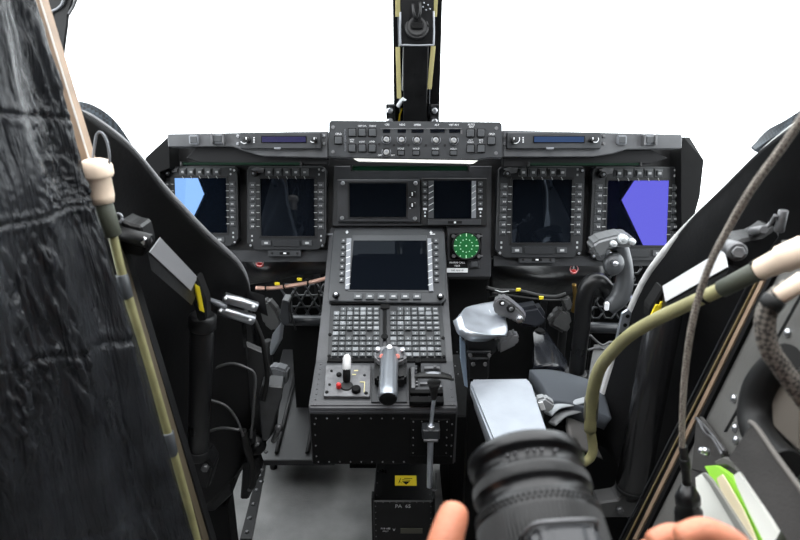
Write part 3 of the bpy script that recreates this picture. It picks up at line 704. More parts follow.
# floor track on the left and floor screws
f = Fr((0, 0, 0), vdir=V((0, 1, 0)))
t = thing('floor_track', 'dark riveted seat track strip let into the grey floor at the left', 'floor track', atz(250, 490, 0))
b = W(); p = [atz(262, 455, 0), atz(268, 455, 0), atz(252, 540, 0), atz(240, 540, 0)]; b.poly([v+V((0, 0, .0)) for v in p], (0, 0, .004)); b.obj('track_strip', black, t)
b = W()
for i in range(6):
    q = atz(263-i*3.2, 462+i*14, .0045); b.lathe([(0, .006), (.003, .005), (.004, .002)], q, (0, 0, 1), 10)
b.obj('track_screws', worn, t)
for i, (x, y, lb) in enumerate(((231, 509, 'floor screw left of the track strip near the box'), (249, 519, 'floor screw on the strip edge at the bottom of the frame'), (261, 482, 'floor screw right of the track strip, the farthest one'))):
    b = B(); b.lathe([(0, .009), (.003, .008), (.005, .003)], (0, 0, 0), (0, 0, 1), 12); o = b.obj('floor_screw', worn); o.location = atz(x, y, .0); tag(o, lb, 'screw', 'floor screws')

# ============================================================= windscreen centre post
t = thing('windscreen_post', 'black centre post between the windscreens with yellow strips along both rails', 'window post', at(415, 128, 1.8))
PQ0, PQ1 = at(415, 125, 1.82), at(417, -60, 1.53)
PQN = V((1, 0, 0)).cross(PQ1-PQ0).normalized()
def pp(x, y): r = ray(x, y); return CAM+r*((PQ0-CAM).dot(PQN)/r.dot(PQN))
def bar(x0, y0, x1, y1, w0, w1, depth, name, m, off=0, bev=.002, parent=None):
    """bar along the leaning post, widths in pixels"""
    o = V((0, off, 0))
    b = W(); b.poly([pp(x0-w0, y0)+o, pp(x0+w0, y0)+o, pp(x1+w1, y1)+o, pp(x1-w1, y1)+o], (0, depth, 0), bev); return b.obj(name, m, parent or t)
bar(414.5, 128, 417.5, -60, 11.5, 14, .05, 'centre_channel', black, -.02)
bar(398.5, 126, 396, -60, 4.5, 4, .06, 'left_rail', deep)
bar(434, 126, 440, -60, 5, 4, .06, 'right_rail', deep)
bar(416, 128, 418, -60, 17, 19, .02, 'back_web', semi, .06)
# strips carry both rails' tape
bar(399.2, 98, 397.8, 47, 2.2, 2.2, .004, 'yellow_strip', yellowp, -.014, .0005)
bar(398, 17, 398, -50, 2.5, 2.5, .004, 'yellow_strip', yellowp, -.014, .0005)
bar(429, 89, 433, 46, 2.2, 2.4, .004, 'yellow_strip', yellowp, -.014, .0005)
bar(434, 17, 438, -50, 2.5, 2.5, .004, 'yellow_strip', yellowp, -.014, .0005)
b = W(); b.tube([pp(400, 120), pp(399.6, 80), pp(399, 40), pp(398, -20)], .0022, 8, 4); b.tube([pp(429, 116), pp(430, 80), pp(431.5, 46)], .0018, 8, 4); b.obj('bare_wires', striplt, t)
for s, x in ((-1, 391), (1, 434)):
    b = W(); b.poly([pp(x-4.5+s*.5, 104)+V((0, -.02, 0)), pp(x+4.5+s*.5, 104)+V((0, -.02, 0)), pp(x+4.5, 124)+V((0, -.02, 0)), pp(x-4.5, 124)+V((0, -.02, 0))], (0, .05, 0), .002); o = b.obj('mount_bracket', black, t)
    for y in (109.5, 120):
        b = W(); p = pp(x-1 if s < 0 else x, y)+V((0, -.02, 0)); b.cyl(p, p+V((0, -.012, 0)), .0095, .007, 14); b.obj('bolt', silver, o)
b = W(); b.tube([pp(399, 122), pp(400, 114), pp(402, 108)], .003, 8, 4); b.obj('cable_tie', yellow, t, 'yellow cable tie')
b = W(); b.tube([pp(423, 122), pp(423.5, 114), pp(421, 108)], .003, 8, 4); b.obj('cable_tie', yellow, t, 'yellow cable tie')
b = W(); b.tube([pp(398, 106)-V((0, .01, 0)), pp(402, 100)-V((0, .01, 0)), pp(405, 98)-V((0, .02, 0))], .006, 8, 4); b.tube([pp(403, 90), pp(404, 60), pp(404.5, 47)], .004, 8, 4); b.obj('pale_cable', mat('pale_sheath', (.55, .57, .6), .5), t)
# compass on the post
YC = 1.56
t = thing('standby_compass', 'black compass housing hanging on the windscreen post at the top edge of the photo', 'compass', at(416, 44, YC))
b = W(); b.poly([at(x, y, YC) for x, y in ((400.5, 44.5), (404, 45.5), (430, 45.5), (434, 43), (434, -30), (400, -30))], (0, .11, 0), .004, 2); b.obj('housing', semi, t)
b = W(); b.tube([at(400.5, 12, YC-.003), at(400.5, 43, YC-.003), at(404, 45, YC-.003), at(430, 45, YC-.003), at(433.7, 42, YC-.003), at(433.7, 11, YC-.003)], .0022, 8, 3); b.obj('housing_edge', striplt, t)
b = W()
p = at(417, 27, YC); b.torus(p, (0, -1, .3), .025, .004, 24); b.lathe([(0, .024), (.006, .022), (.004, .016), (0, .0)], p, (0, -1, .3), 24); b.obj('dial_ring', black, t)
b = W(); b.box(p+V((-.013, -.01, -.004)), p+V((.013, -.004, .010)), .002); b.obj('dial_window', deep, t)
b = W(); b.tube([at(413, 4, YC-.01), at(414, 13, YC-.02), at(417, 19, YC-.012), at(420, 13, YC-.02), at(420, 2, YC-.01)], .0035, 8, 4); b.obj('latch_loop', black, t)
b = W()
for x, y in ((424, 3), (428, 5), (430, 9), (426, 10), (423, 7)): b.ball(at(x, y, YC-.005), .0022)
b.obj('small_screws', striplt, t)

# ---- clear panes
gm = bpy.data.materials.new('clear_pane'); gm.use_nodes = True; nt = gm.node_tree; nt.nodes.clear()
o_ = nt.nodes.new('ShaderNodeOutputMaterial'); mx = nt.nodes.new('ShaderNodeMixShader'); tr = nt.nodes.new('ShaderNodeBsdfTransparent'); gl = nt.nodes.new('ShaderNodeBsdfGlossy')
tr.inputs['Color'].default_value = (.96, .98, .985, 1); gl.inputs['Roughness'].default_value = .02; mx.inputs['Fac'].default_value = .03
nt.links.new(tr.outputs[0], mx.inputs[1]); nt.links.new(gl.outputs[0], mx.inputs[2]); nt.links.new(mx.outputs[0], o_.inputs['Surface'])
dv = (PQ1-PQ0).normalized()
def wp(x, z, off=.10): k_ = (z-PQ0.z)/dv.z; p = PQ0+dv*k_; return V((x, p.y+off, z))
for i, (xa, xb) in enumerate(((-.95, .0), (.07, .95))):
    b = B(); b.poly([wp(xa, .72), wp(xb, .72), wp(xb, 1.9), wp(xa, 1.9)], (0, .006, 0)); struct('window_%d' % (i+1), b, gm)
for i, X in enumerate((-WX, WX)):
    b = B(); b.poly([(X, .35, .85), (X, .6, .70), (X, 2.35, .70), (X, 2.0, .86), (X, 1.4, 1.9), (X, .35, 1.9)], (.004*(1 if X > 0 else -1), 0, 0)); struct('window_%d' % (i+3), b, gm)

# left window frame at the upper left
t = thing('window_frame', 'black frame piece with a wire clip hanging at the upper left corner', 'window frame', at(55, 40, 1.1))
b = W(); b.poly([at(x, y, 1.1) for x, y in ((40, -30), (72, -30), (73.5, 0), (68.5, 17), (68, 24), (63, 62), (58, 60), (50, 30))], (-.004, .012, 0), .003); b.obj('frame', semi, t)
b = W(); b.tube([at(x, y, 1.095) for x, y in ((48, 18), (51, 12), (57, 9), (62, 4), (64, -4))], .0022, 8, 5); b.obj('wire_clip', striplt, t)
b = W(); b.tube([at(x, y, 1.1) for x, y in ((78, -6), (74, 5), (69, 14))], .0025, 8, 5); b.obj('thin_wire', worn, t)

# ============================================================= left seat (behind its raised side wing)
def spline(pts, n):
    pts = [V(p) for p in pts]; out = []
    m = len(pts)-1
    for j in range(n+1):
        s = j/n*m; i = min(int(s), m-1); u = s-i
        p0, p1, p2, p3 = pts[max(i-1, 0)], pts[i], pts[i+1], pts[min(i+2, m)]
        out.append(.5*((2*p1)+(p2-p0)*u+(2*p0-5*p1+4*p2-p3)*u*u+(3*p1-p0-3*p2+p3)*u**3))
    return out
def shell(rows, n, thick, b=None, vec=V((0, 0, 0))):
    """smooth sheet through rows of points, given a thickness along its normals"""
    g = [spline(r, n) for r in rows]
    cols = [spline([g[i][j] for i in range(len(g))], n) for j in range(n+1)]
    t = bmesh.new(); vs = [[t.verts.new(p) for p in c] for c in cols]
    for j in range(n):
        for i in range(n): t.faces.new([vs[j][i], vs[j+1][i], vs[j+1][i+1], vs[j][i+1]])
    t.normal_update(); fs = t.faces[:]
    r = bmesh.ops.solidify(t, geom=fs, thickness=thick)
    bmesh.ops.recalc_face_normals(t, faces=t.faces[:])
    for f in t.faces: f.smooth = True
    b = b or W(); b._add(t); return b
t = thing('left_pilot_seat', 'large black shell of the left seat with a thin grey rim', 'pilot seat', at(240, 470, 1.25))
LT = [at(60, 96, .86), at(95, 119, .89), at(130, 147, .93), at(165, 189, .99), at(205, 232, 1.06), at(238, 264, 1.14), at(247, 290, 1.18), at(243, 318, 1.19)]
LM = [at(55, 250, .86), at(82, 260, .90), at(108, 270, .94), at(135, 285, 1.02), at(175, 305, 1.10), at(215, 330, 1.17), at(238, 345, 1.20), at(248, 360, 1.21)]
LB = [at(60, 560, .88), at(85, 560, .92), at(110, 560, .98), at(140, 545, 1.06), at(172, 525, 1.12), at(205, 505, 1.19), at(235, 470, 1.23), at(248, 440, 1.25)]
shell([LT, LM, LB], 26, .012).obj('side_wing', seatm, t)
rim = spline([at(76, 110, .885)]+[p for p in LT[1:]], 40)
b = W(); b.tube([p+V((.002, -.004, .001)) for p in rim], [.0025+.0035*min(1, i/26) for i in range(len(rim))], 8, 1); b.obj('wing_rim', rimm, t)
b = W(); b.poly([at(x, y, 1.24) for x, y in ((176, 330), (246, 345), (262, 352), (272, 380), (280, 392), (276, 430), (262, 448), (236, 478), (200, 478), (176, 460))], (.0, .02, 0), .003); b.obj('seat_side_plate', mat('seat_plate_grey', (.016, .016, .0165), .4, var=.35, vscale=14), t)
b = W(); b.poly([at(x, y, 1.22) for x, y in ((192, 480), (210, 477), (231, 486), (233, 494), (214, 512), (196, 510))], (.0, .08, 0), .004); b.obj('seat_base_block', black, t)
b = W(); b.box((at(196, 500, 1.22).x, 1.23, 0), (at(225, 500, 1.22).x, 1.29, at(200, 508, 1.22).z), .003); b.obj('seat_foot', deep, t)
t = thing('left_headrest_cover', 'blue-black woven mesh patch over the top edge of the left seat', 'cover', at(95, 120, .93))
shell([[at(74, 103, .95), at(92, 106, .95), at(112, 120, .96), at(132, 151, .99)], [at(74, 118, .94), at(90, 122, .94), at(105, 134, .95), at(127, 153, .98)]], 14, .01).obj('mesh_patch', meshf, t)
t = thing('seat_floor_fairing', 'black angular fairing plate on the floor in front of the left seat', 'fairing', at(270, 430, 1.33))
b = W(); b.poly([at(x, y, 1.20) for x, y in ((262, 385), (283, 387), (282, 398), (275, 420), (269, 440), (262, 442), (258, 400))], (-.005, .05, 0), .003); b.obj('plate', mat('fairing_plate', (.035, .036, .038), .35, var=.3), t)
b = W(); p = at(279, 428, 1.21); b.ball(p, .010); b.cyl(p, p+V((-.02, .02, -.05)), .006); b.obj('ball_end', worn, t)

# ---- curtain
vm = vinyl()
t = bmesh.new(); NX, NZ = 170, 230
edge_top = at(42, -4, .80); edge_bot = at(196, 545, .80)
far = spline([at(27, -30, .80), at(62, 90, .79), at(84, 170, .79), at(97, 222, .79), at(137, 340, .79), at(168, 450, .79), at(200, 560, .79)], NZ)
near = spline([at(-160, -120, .42), at(-170, 60, .42), at(-120, 215, .42), at(-100, 340, .43), at(-90, 450, .44), at(-60, 640, .45)], NZ)
vs = []
for i in range(NZ+1):
    row = []
    for j in range(NX+1):
        u = j/NX; p = far[i].lerp(near[i], u); q = V((u*1.0, i/NZ*1.0, 0))
        L = 1.0
        # long hanging folds, finer crumples, sewn seams across
        zz = i/NZ; ph = 1.3*noise.noise(V((u*1.6, zz*1.4, 3)))
        fold = .018*math.sin(u*20+2.2*ph)*(.25+.9*abs(noise.noise(V((u*3, zz*1.5, 9)))))+.005*math.sin(u*47+5*ph+zz*3)*abs(noise.noise(V((u*5, zz*3, 4))))
        cz = max(0, noise.noise(V((u*3+1, zz*3.4, 12)))+.22)   # only some patches are crumpled
        cr = .009*noise.noise(V((u*9, zz*3, 1)))+.024*cz*abs(noise.noise(V((u*26+9*zz, zz*14, 5))))+.010*cz*abs(noise.noise(V((u*50, zz*40, 8))))+.0008*noise.noise(V((u*90, zz*60, 2)))
        z = i/NZ; seam = 0
        for sz in (.22, .45, .665, .905):
            d = abs(z-sz-.02*u-.012*noise.noise(V((u*4, sz*9, 0))))
            seam -= .0025*math.exp(-(d/.0035)**2)
            seam += .0012*math.exp(-((d-.012)/.008)**2)*(1+noise.noise(V((u*40, sz, 0))))
        fade = min(1, u/.04)
        row.append(t.verts.new(p+V((1, -.3, .0))*((fold+cr+seam)*fade)))
    vs.append(row)
for i in range(NZ):
    for j in range(NX): t.faces.new([vs[i][j], vs[i][j+1], vs[i+1][j+1], vs[i+1][j]]).smooth = True
bmesh.ops.solidify(t, geom=t.faces[:], thickness=-.004)
b = B(); b._add(t); o = b.obj('quilted_curtain', vm); tag(o, 'large crumpled black vinyl curtain with sewn seams, filling the left side', 'curtain')

# ---- hatch edge trim and tubes along it
def line_obj(name, m, lb, cat, pts, r, flat=1, **kw):
    b = B(); b.tube(pts, r, 12, 5, flat=flat); o = b.obj(name, m); tag(o, lb, cat, **kw); return o
t = thing('hatch_edge_trim', 'tan edge strip with a white border beside the curtain at upper left', 'trim', at(60, 80, .81))
b = W(); b.poly([at(27, -14, .82), at(36, -14, .82), at(89, 160, .82), at(81, 162, .82)], (0, .02, 0), .001); b.obj('tan_strip', tan, t)
b = W(); b.poly([at(34.6, -14, .815), at(36.6, -14, .815), at(90, 160, .815), at(88, 160, .815)], (0, .002, 0), .001); b.obj('white_border', mat('pale_trim', (.62, .60, .57), .5), t)
b = W(); b.poly([at(84, 160, .83), at(90, 160, .83), at(206, 548, .83), at(199, 548, .83)], (0, .02, 0), .001); b.obj('lower_tan_strip', mat('dull_trim', (.07, .055, .035), .5), t)
b = W(); b.poly([at(110, 225, .85), at(116, 225, .85), at(214, 548, .85), at(209, 548, .85)], (0, .02, 0), .001); b.obj('dark_rail', black, t)
YT_ = .80
t = thing('left_webbing_tube', 'olive tube with a cream bulb cap running down beside the curtain', 'tube', at(147, 360, YT_))
b = W(); p0, p1 = at(93, 159, YT_), at(103, 203, YT_); ax = p1-p0; L = ax.length; kx = pm(98, YT_, 180)
b.lathe([(0, 8*kx), (.0035, 14.0*kx), (.010, 16.5*kx), (.020, 16.5*kx), (.024, 15*kx), (.0255, 13*kx), (.048, 12.6*kx), (L, 11*kx), (L, 0)], p0, ax, 30); b.obj('cream_cap', cream, t, 'cream plastic bulb cap')
b = W(); b.cyl(at(102, 200, YT_), at(113, 236, YT_), 9.6*kx, 9*kx, 20); b.obj('sleeve', olived, t, 'dark green sleeve')
b = W(); b.tube([at(112, 232, YT_), at(124.5, 283, YT_), at(147, 360, YT_), at(170, 440, YT_), at(184, 490, YT_), at(199, 548, YT_)], 4.9*kx, 14, 6); b.obj('tube_body', mat('olive_tube_dull', (.20, .19, .09), .5, var=.2), t)
for a, c in (((121, 274), (127, 298)), ((167.5, 432), (172.5, 455))):
    b = W(); b.cyl(at(*a, YT_), at(*c, YT_), 6.8*kx, seg=18); b.obj('band', mat('dark_band', (.05, .055, .06), .4), t, 'dark band')
line_obj('wire_loop', striplt, 'thin pale wire loop above the cream cap on the left', 'wire', [at(x, y, .80) for x, y in ((93, 158), (94.5, 146), (97, 134), (102, 133), (107, 142), (109.5, 155), (109, 166))], .0016)

# ---- strut and link assembly on the left
def strut(name, lb, a, bq, c, d, Ya, Yb, col, side):
    """box arm whose top face is the pixel outline a,b (far edge) c,d (near edge)"""
    t = thing(name, lb, 'strut', at(*a, Ya))
    top = [at(*a, Ya), at(*bq, Yb), at(*c, Yb-.045), at(*d, Ya-.045)]
    b = W(); b.poly(top, (0, .004, -.03), .002); b.obj('arm', black, t)
    n = (top[1]-top[0]).cross(top[3]-top[0]).normalized()
    if n.dot(CAM-top[0]) < 0: n = -n
    b = W(); b.poly([p+n*.0022 for p in top], n*.0012, .0006); b.obj('arm_face', col, t, 'pale grey arm face'); return t
t = strut('left_seat_strut', 'grey faced strut with a bolted pivot and yellow mark on the left seat', (158, 237), (196, 277), (189, 291), (147, 252), .86, 1.02, mat('strut_grey', (.24, .24, .25), .4, .3), 1)
b = W(); b.poly([at(x, y, .85) for x, y in ((120, 219), (131, 224), (141, 226), (146, 246), (142, 258), (124, 254))], (0, .04, 0), .003); b.obj('pivot_bracket', black, t)
b = W(); p = at(139, 238, .845); b.cyl(p+V((-.03, 0, .008)), p+V((.018, -.004, -.004)), .0105, seg=20); b.obj('pivot_pin', black, t)
b = W(); b.cyl(p+V((.006, -.003, 0)), p+V((.016, -.008, -.004)), .009, seg=6); b.obj('pivot_bolt', silver, t)
b = W(); b.torus(at(118, 218, .85), (0, -1, .3), .006, .002, 16); b.obj('ring', striplt, t)
b = W(); b.poly([at(x, y, 1.005) for x, y in ((193, 283), (198, 286), (203, 312), (199, 310))], (.004, -.003, 0), .0005); b.obj('yellow_mark', yellow, t, 'yellow painted mark')
b = W(); b.poly([at(x, y, 1.01) for x, y in ((190, 280), (197, 277), (206, 300), (207, 320), (198, 322), (192, 300))], (.0, .03, 0), .003); b.obj('end_fork', deep, t)
YS = 1.06
t = thing('left_damper', 'thick black damper tube standing upright beside the left seat', 'damper', at(200, 475, YS))
b = W(); kx = pm(200, YS, 390); b.cyl(at(202.5, 318, YS), at(198, 458, YS), 11.5*kx, 10.5*kx, 28, .004); b.obj('cylinder', semi, t)
b = W(); b.cyl(at(202.8, 314, YS), at(202, 330, YS), 13*kx, seg=28); b.obj('end_collar', black, t); b = W(); b.cyl(at(198.3, 448, YS), at(198, 458, YS), 11.6*kx, seg=28); b.obj('end_collar', black, t)
b = W(); b.poly([at(x, y, YS+.01) for x, y in ((186, 462), (206, 455), (214, 468), (208, 490), (190, 488))], (0, .05, 0), .005, 2); b.obj('lower_clevis', black, t)
b = W(); p = at(206, 466, YS); b.cyl(p, p+V((0, -.012, 0)), .008, seg=6); b.obj('clevis_bolt', worn, t)
YL = 1.14
t = thing('twin_gas_cylinders', 'pair of short bright metal cylinders lying side by side over the left seat edge', 'cylinder', at(240, 306, YL))
kx = pm(240, YL, 305)
for (a, c, r_, nm) in (((224, 297), (257, 307), 5.2, 'upper_cylinder'), ((219, 309), (254, 320), 5.6, 'lower_cylinder')):
    b = W(); b.cyl(at(*a, YL-.02), at(*c, YL), r_*kx, seg=24, bev=.001); o = b.obj(nm, mat('gunmetal', (.38, .39, .41), .3, .9), t)
    b = W()
    for q in (.08, .92): pq = at(*a, YL-.02).lerp(at(*c, YL), q); b.ball(pq+V((0, -r_*kx*.95, .003)), .0035)
    b.obj('cap_screws', white, o)
b = W(); b.lathe([(0, .002), (.045, .008), (.05, .0085)], at(202, 296, YL-.03), at(224, 306, YL-.02)-at(202, 296, YL-.03), 18); b.obj('cone_tip', striplt, t)
# cables
def cab(name, lb, pts, Y, r, m=rubber, cat='cable', **kw):
    if name == 'wire_arc': m = mat('wire_sheath', (.06, .06, .062), .3)
    Ys = Y if isinstance(Y, (list, tuple)) else [Y]*len(pts)
    return line_obj(name, m, lb, cat, [at(x, y, yy) for (x, y), yy in zip(pts, Ys)], r, **kw)
cab('black_hose', 'thick black hose dropping from the twin cylinders along the seat edge', [(254, 320), (262, 340), (266, 362), (267, 380), (263, 400)], 1.19, .0055)
cab('wire_arc', 'upper thin wire arching from the damper to the hose', [(172, 398), (190, 385), (209, 371), (230, 363.5), (247, 368), (255, 376), (254, 400), (251, 438)], [1.1]+[1.17]*7, .003)
cab('wire_arc', 'middle thin wire arching right of the damper', [(172, 400), (190, 399), (209, 400), (226, 406), (237, 420), (243, 436)], [1.1]+[1.16]*5, .003)
cab('wire_arc', 'lowest short thin wire arching right of the damper', [(208, 432), (216, 429), (226, 428), (240, 430)], 1.14, .003)
cab('connector_hose', 'black ribbed connector and hose hanging at the left seat base', [(243, 430), (246, 445), (252, 465), (253, 484), (250, 488)], 1.17, [.008, .010, .0075, .0075, .005])
t = thing('seat_actuator', 'black round actuator bolted at the foot of the left seat', 'actuator', at(261, 449, 1.22))
b = W(); p = at(261, 449, 1.2); b.lathe([(0, .022), (.03, .024), (.035, .018), (.035, .008), (.045, .008), (.045, 0)], p+V((-.02, .03, 0)), V((.3, -1, .3)), 22); b.obj('housing', black, t)
b = W(); b.cyl(at(252, 430, 1.2), at(251, 442, 1.2), .009, .011); b.obj('connector', semi, t)
b = W(); b.poly([at(x, y, 1.21) for x, y in ((243, 462), (258, 458), (262, 470), (248, 500), (240, 500))], (0, .03, 0), .004); b.obj('bracket', black, t)
b = W()
for x, y in ((258, 444), (266, 452), (262, 470), (249, 490), (247, 452)): p = at(x, y, 1.17); b.ball(p, .004)
b.obj('bolts', worn, t)

# ============================================================= footwell, left side
t = thing('left_pedal_linkage', 'metal pedal linkage with a crumpled grey boot in the left footwell', 'pedal', at(270, 400, 1.6))
b = W(); YQ = 1.62
b.poly([at(x, y, YQ) for x, y in ((258, 305), (268, 300), (278, 312), (283, 326), (273, 333), (263, 325))], (.0, .04, 0), .008, 2); b.obj('boot', mat('grey_boot', (.09, .09, .09), .35, .3, bump=.8, bscale=60), t)
b = W(); b.poly([at(x, y, YQ-.01) for x, y in ((268, 352), (272, 334), (281, 322), (279, 340), (270, 356))], (.01, .01, 0), .002); b.obj('pale_plate', alu, t)
b = W(); b.poly([at(x, y, YQ-.02) for x, y in ((282, 300), (289, 302), (290, 324), (283, 326), (279, 318))], (0, .05, 0), .003); b.obj('bell_crank', gray, t)
b = W(); b.poly([at(x, y, 1.42) for x, y in ((268, 368), (275, 367), (287, 371), (286, 386), (264, 386))], (0, .05, -.01), .006, 2); b.obj('pedal_pad', mat('pedal_grey', (.16, .165, .175), .4, .4, var=.2), t)
b = W(); b.box(at(268, 380, 1.6)*1.0, at(276, 380, 1.6)+V((0, .04, 0)), .002)
b.cyl(at(268, 340, 1.62), V((at(268, 400, 1.62).x, 1.62, .0)), .012); b.obj('stem', black, t)
b = W(); b.tube([at(286, 320, 1.66), at(330, 321, 1.66)], .016); b.obj('torque_tube', mat('tube_dark', (.03, .032, .036), .35), t)
for x0, y0, x1, y1, lb in ((288, 290, 330, 316, 'black bracket plate with round lightening holes in the left footwell'), (596, 268, 640, 318, 'black bracket plate with round lightening holes behind the control stick')):
    t = bmesh.new()
    t.free()
    tt = thing('perforated_bracket', lb, 'bracket', at((x0+x1)/2, y1, 1.7)); b = W()
    f = Fr(at((x0+x1)/2, (y0+y1)/2, 1.70), tilt=5)
    st = 13
    y = y0; r0 = 0
    rings = W()
    while y <= y1:
        x = x0+(st/2 if r0 % 2 else 0)
        while x <= x1:
            rings.torus(at(x, y, 1.70), (0, -1, .1), 6.4*pm(x, 1.7, y), .0035, 6); x += st
        y += st*.86; r0 += 1
    rings.obj('perforated_plate', mat('bracket_grey', (.035, .037, .04), .4), tt)
    b.box(V((f.o.x-.06, f.o.y+.01, 0)), f.o+V((.06, .02, .02))); b.obj('backing', deep, tt)
tc_ = thing('copper_cable', 'copper braided cable with yellow tags crossing the left footwell', 'cable', at(290, 285, 1.5))
b = W(); b.tube([at(x, y, 1.55) for x, y in ((256, 288), (272, 288), (292, 285.5), (312, 282), (330, 277))], .0075, 10, 5, flat=.7); b.obj('cable', copper, tc_)
for x, y in ((277, 284.5), (299.5, 280)):
    b = W(); b.box(at(x-2.3, y+1, 1.53), at(x+2.3, y-1.5, 1.53)+V((0, .006, 0)), .0006); b.obj('yellow_tag', yellow, tc_, 'yellow tag')
for x in (266, 284, 308):
    b = W(); p = at(x, 288-(x-266)*.13, 1.545); b.torus(p, (1, 0, .1), .0075, .002, 12); b.obj('clamp', deep, tc_)
cab('bundle_wire', 'thin dark wire drooping in front of the perforated bracket in the left footwell', [(296, 330), (290, 305), (300, 285), (312, 278), (318, 292), (322, 312)], 1.6, .0028)
t = thing('lower_canopy', 'black crinkled cover hanging under the left displays', 'cover', at(290, 262, 1.6))
shell([[at(245, 254, 1.58), at(275, 254, 1.58), at(300, 254, 1.58), at(332, 254, 1.58)], [at(245, 268, 1.6), at(270, 272, 1.55), at(300, 270, 1.6), at(332, 266, 1.57)], [at(246, 284, 1.66), at(272, 280, 1.62), at(300, 274, 1.64), at(332, 272, 1.62)]], 14, .004).obj('cover_sheet', mat('crinkled_black', (.012, .012, .013), .35, bump=1.0, bscale=35), t)
t = thing('footwell_cover', 'black crinkled cover hanging under the right displays', 'cover', at(540, 262, 1.6))
shell([[at(490, 258, 1.62), at(520, 258, 1.62), at(560, 262, 1.62), at(604, 264, 1.62)], [at(490, 272, 1.62), at(525, 276, 1.57), at(560, 280, 1.6), at(604, 278, 1.6)], [at(490, 296, 1.68), at(530, 292, 1.62), at(570, 296, 1.66), at(604, 296, 1.66)]], 14, .004).obj('cover_sheet', MATS['crinkled_black'], t)
for x, y, Y, lb in ((259.5, 263.5, 1.5, 'red pull ring tag hanging under the left displays'), (574, 270.5, 1.5, 'red pull ring tag hanging under the right displays')):
    t = thing('pull_ring', lb, 'pull ring', at(x, y, Y), 'red pull rings under the panel')
    kx = pm(x, Y, y)
    b = W(); b.torus(at(x, y-1.5, Y), (0, -1, .2), 4*kx, .0011, 20); b.obj('ring', mat('ring_pink', (.8, .35, .35), .4), t)
    b = W(); b.box(at(x-3.3, y+4.5, Y+.003), at(x+3.5, y-.5, Y+.003)+V((0, .01, 0)), .004); b.obj('red_tag', red, t)
    b = W(); b.cyl(at(x-.3, y-8, Y), at(x-.3, y-2, Y), .0016); b.obj('pin', white, t)
t = thing('left_footwell_tray', 'dark grey floor tray beneath the pedals in the left footwell', 'tray', at(300, 400, 1.7))
b = W(); b.poly([V((-.42, 1.5, .12)), V((XL-.01, 1.5, .12)), V((XL-.01, 2.0, .22)), V((-.42, 2.0, .22))], (0, 0, -.02), .002); b.obj('tray', mat('tray_grey', (.009, .009, .010), .4, var=.3), t)
b = W()
for x in (-.36, -.27): b.tube([V((x, 1.52, .13)), V((x+.01, 1.96, .225))], .006, 8, 2)
b.obj('tray_ribs', black, t)
for x in (-.40, XL-.03):
    b = W(); b.box((x, 1.7, 0), (x+.015, 1.9, .165)); b.obj('tray_leg', black, t)
# ============================================================= footwell, right side
t = thing('rudder_pedal_linkage', 'grey crumpled boot and dark linkage in the right footwell', 'pedal', at(560, 380, 1.6))
b = W(); b.poly([at(x, y, 1.56) for x, y in ((553, 316), (562, 308), (570, 312), (573, 326), (566, 336), (556, 330), (548, 326))], (0, .04, 0), .01, 2); b.obj('boot', MATS['grey_boot'], t)
b = W(); b.poly([at(x, y, 1.55) for x, y in ((561, 299), (570, 297), (574, 308), (566, 313))], (0, .03, 0), .006, 2); b.obj('boot_top', MATS['grey_boot'], t)
shell([[at(532, 338, 1.55), at(541, 334, 1.58), at(548, 352, 1.56)], [at(534, 356, 1.46), at(548, 352, 1.48), at(560, 364, 1.48)], [at(536, 374, 1.40), at(552, 372, 1.38), at(564, 377, 1.42)]], 12, .02).obj('shiny_cover', mat('shiny_black', (.008, .009, .012), .22, spec=.5), t)
b = W(); b.poly([at(x, y, 1.5) for x, y in ((515, 310), (540, 306), (548, 318), (540, 330), (518, 326))], (0, .05, 0), .01, 2); b.obj('dark_block', mat('blue_black', (.02, .022, .028), .45), t)
b = W(); b.cyl(at(566, 300, 1.6), V((at(566, 300, 1.6).x, 1.6, 0)), .012); b.obj('stem', deep, t); b = W(); b.cyl(at(540, 330, 1.55), V((at(540, 330, 1.55).x, 1.55, 0)), .014); b.obj('stem', deep, t); b = W(); b.tube([at(576, 327, 1.66), at(640, 329, 1.66)], .016); b.obj('torque_tube', MATS['tube_dark'], t)
tc_ = thing('wire_bundle', 'dark wire bundle with two yellow tags crossing the right footwell', 'cable', at(520, 290, 1.5))
b = W(); b.tube([at(x, y, 1.5) for x, y in ((486, 288), (500, 291), (520, 291.5), (540, 296), (556, 297), (566, 294))], .006, 10, 5); b.tube([at(x, y, 1.49) for x, y in ((492, 293), (520, 297), (545, 300), (562, 300))], .0035, 8, 5); b.obj('wires', rubber, tc_)
for x, y in ((518.5, 290), (541.5, 298)):
    b = W(); b.box(at(x-2.3, y+1.5, 1.485), at(x+2.3, y-1.2, 1.485)+V((0, .006, 0)), .0006); b.obj('yellow_tag', yellow, tc_, 'yellow tag')
b = W(); b.tube([at(x, y, 1.485) for x, y in ((495, 290), (502, 292), (509, 291))], .0012, 6, 3); b.obj('white_tie', white, tc_)
for pts in (((574, 284), (575, 300), (573, 312)),):
    cab('brass_fittings', 'small brass coloured fitting behind the stick tube', pts, 1.58, .006, m=mat('brass', (.35, .22, .07), .35, .9), cat='fitting')
for i, pts in enumerate((((590, 335), (602, 345), (612, 342), (625, 352)), ((588, 350), (600, 348), (615, 356), (628, 350)))):
    cab('floor_cable', ('upper', 'lower')[i]+' pale cable curling on the floor tray behind the stick', pts, 1.6, .0035, m=worn)
t = thing('right_footwell_tray', 'grey floor tray under the right pedals behind the stick', 'tray', V((.6, 1.7, .2)))
b = W(); b.poly([at(594, 344, 1.62), at(660, 344, 1.62), at(660, 378, 1.5), at(588, 378, 1.5)], (0, 0, -.02), .002); b.obj('tray', mat('tray_light', (.09, .09, .088), .5, var=.2), t)
zt = at(620, 378, 1.5).z
b = W(); b.box((.5, 1.52, 0), (.56, 1.58, zt-.02)); b.obj('tray_post', black, t)
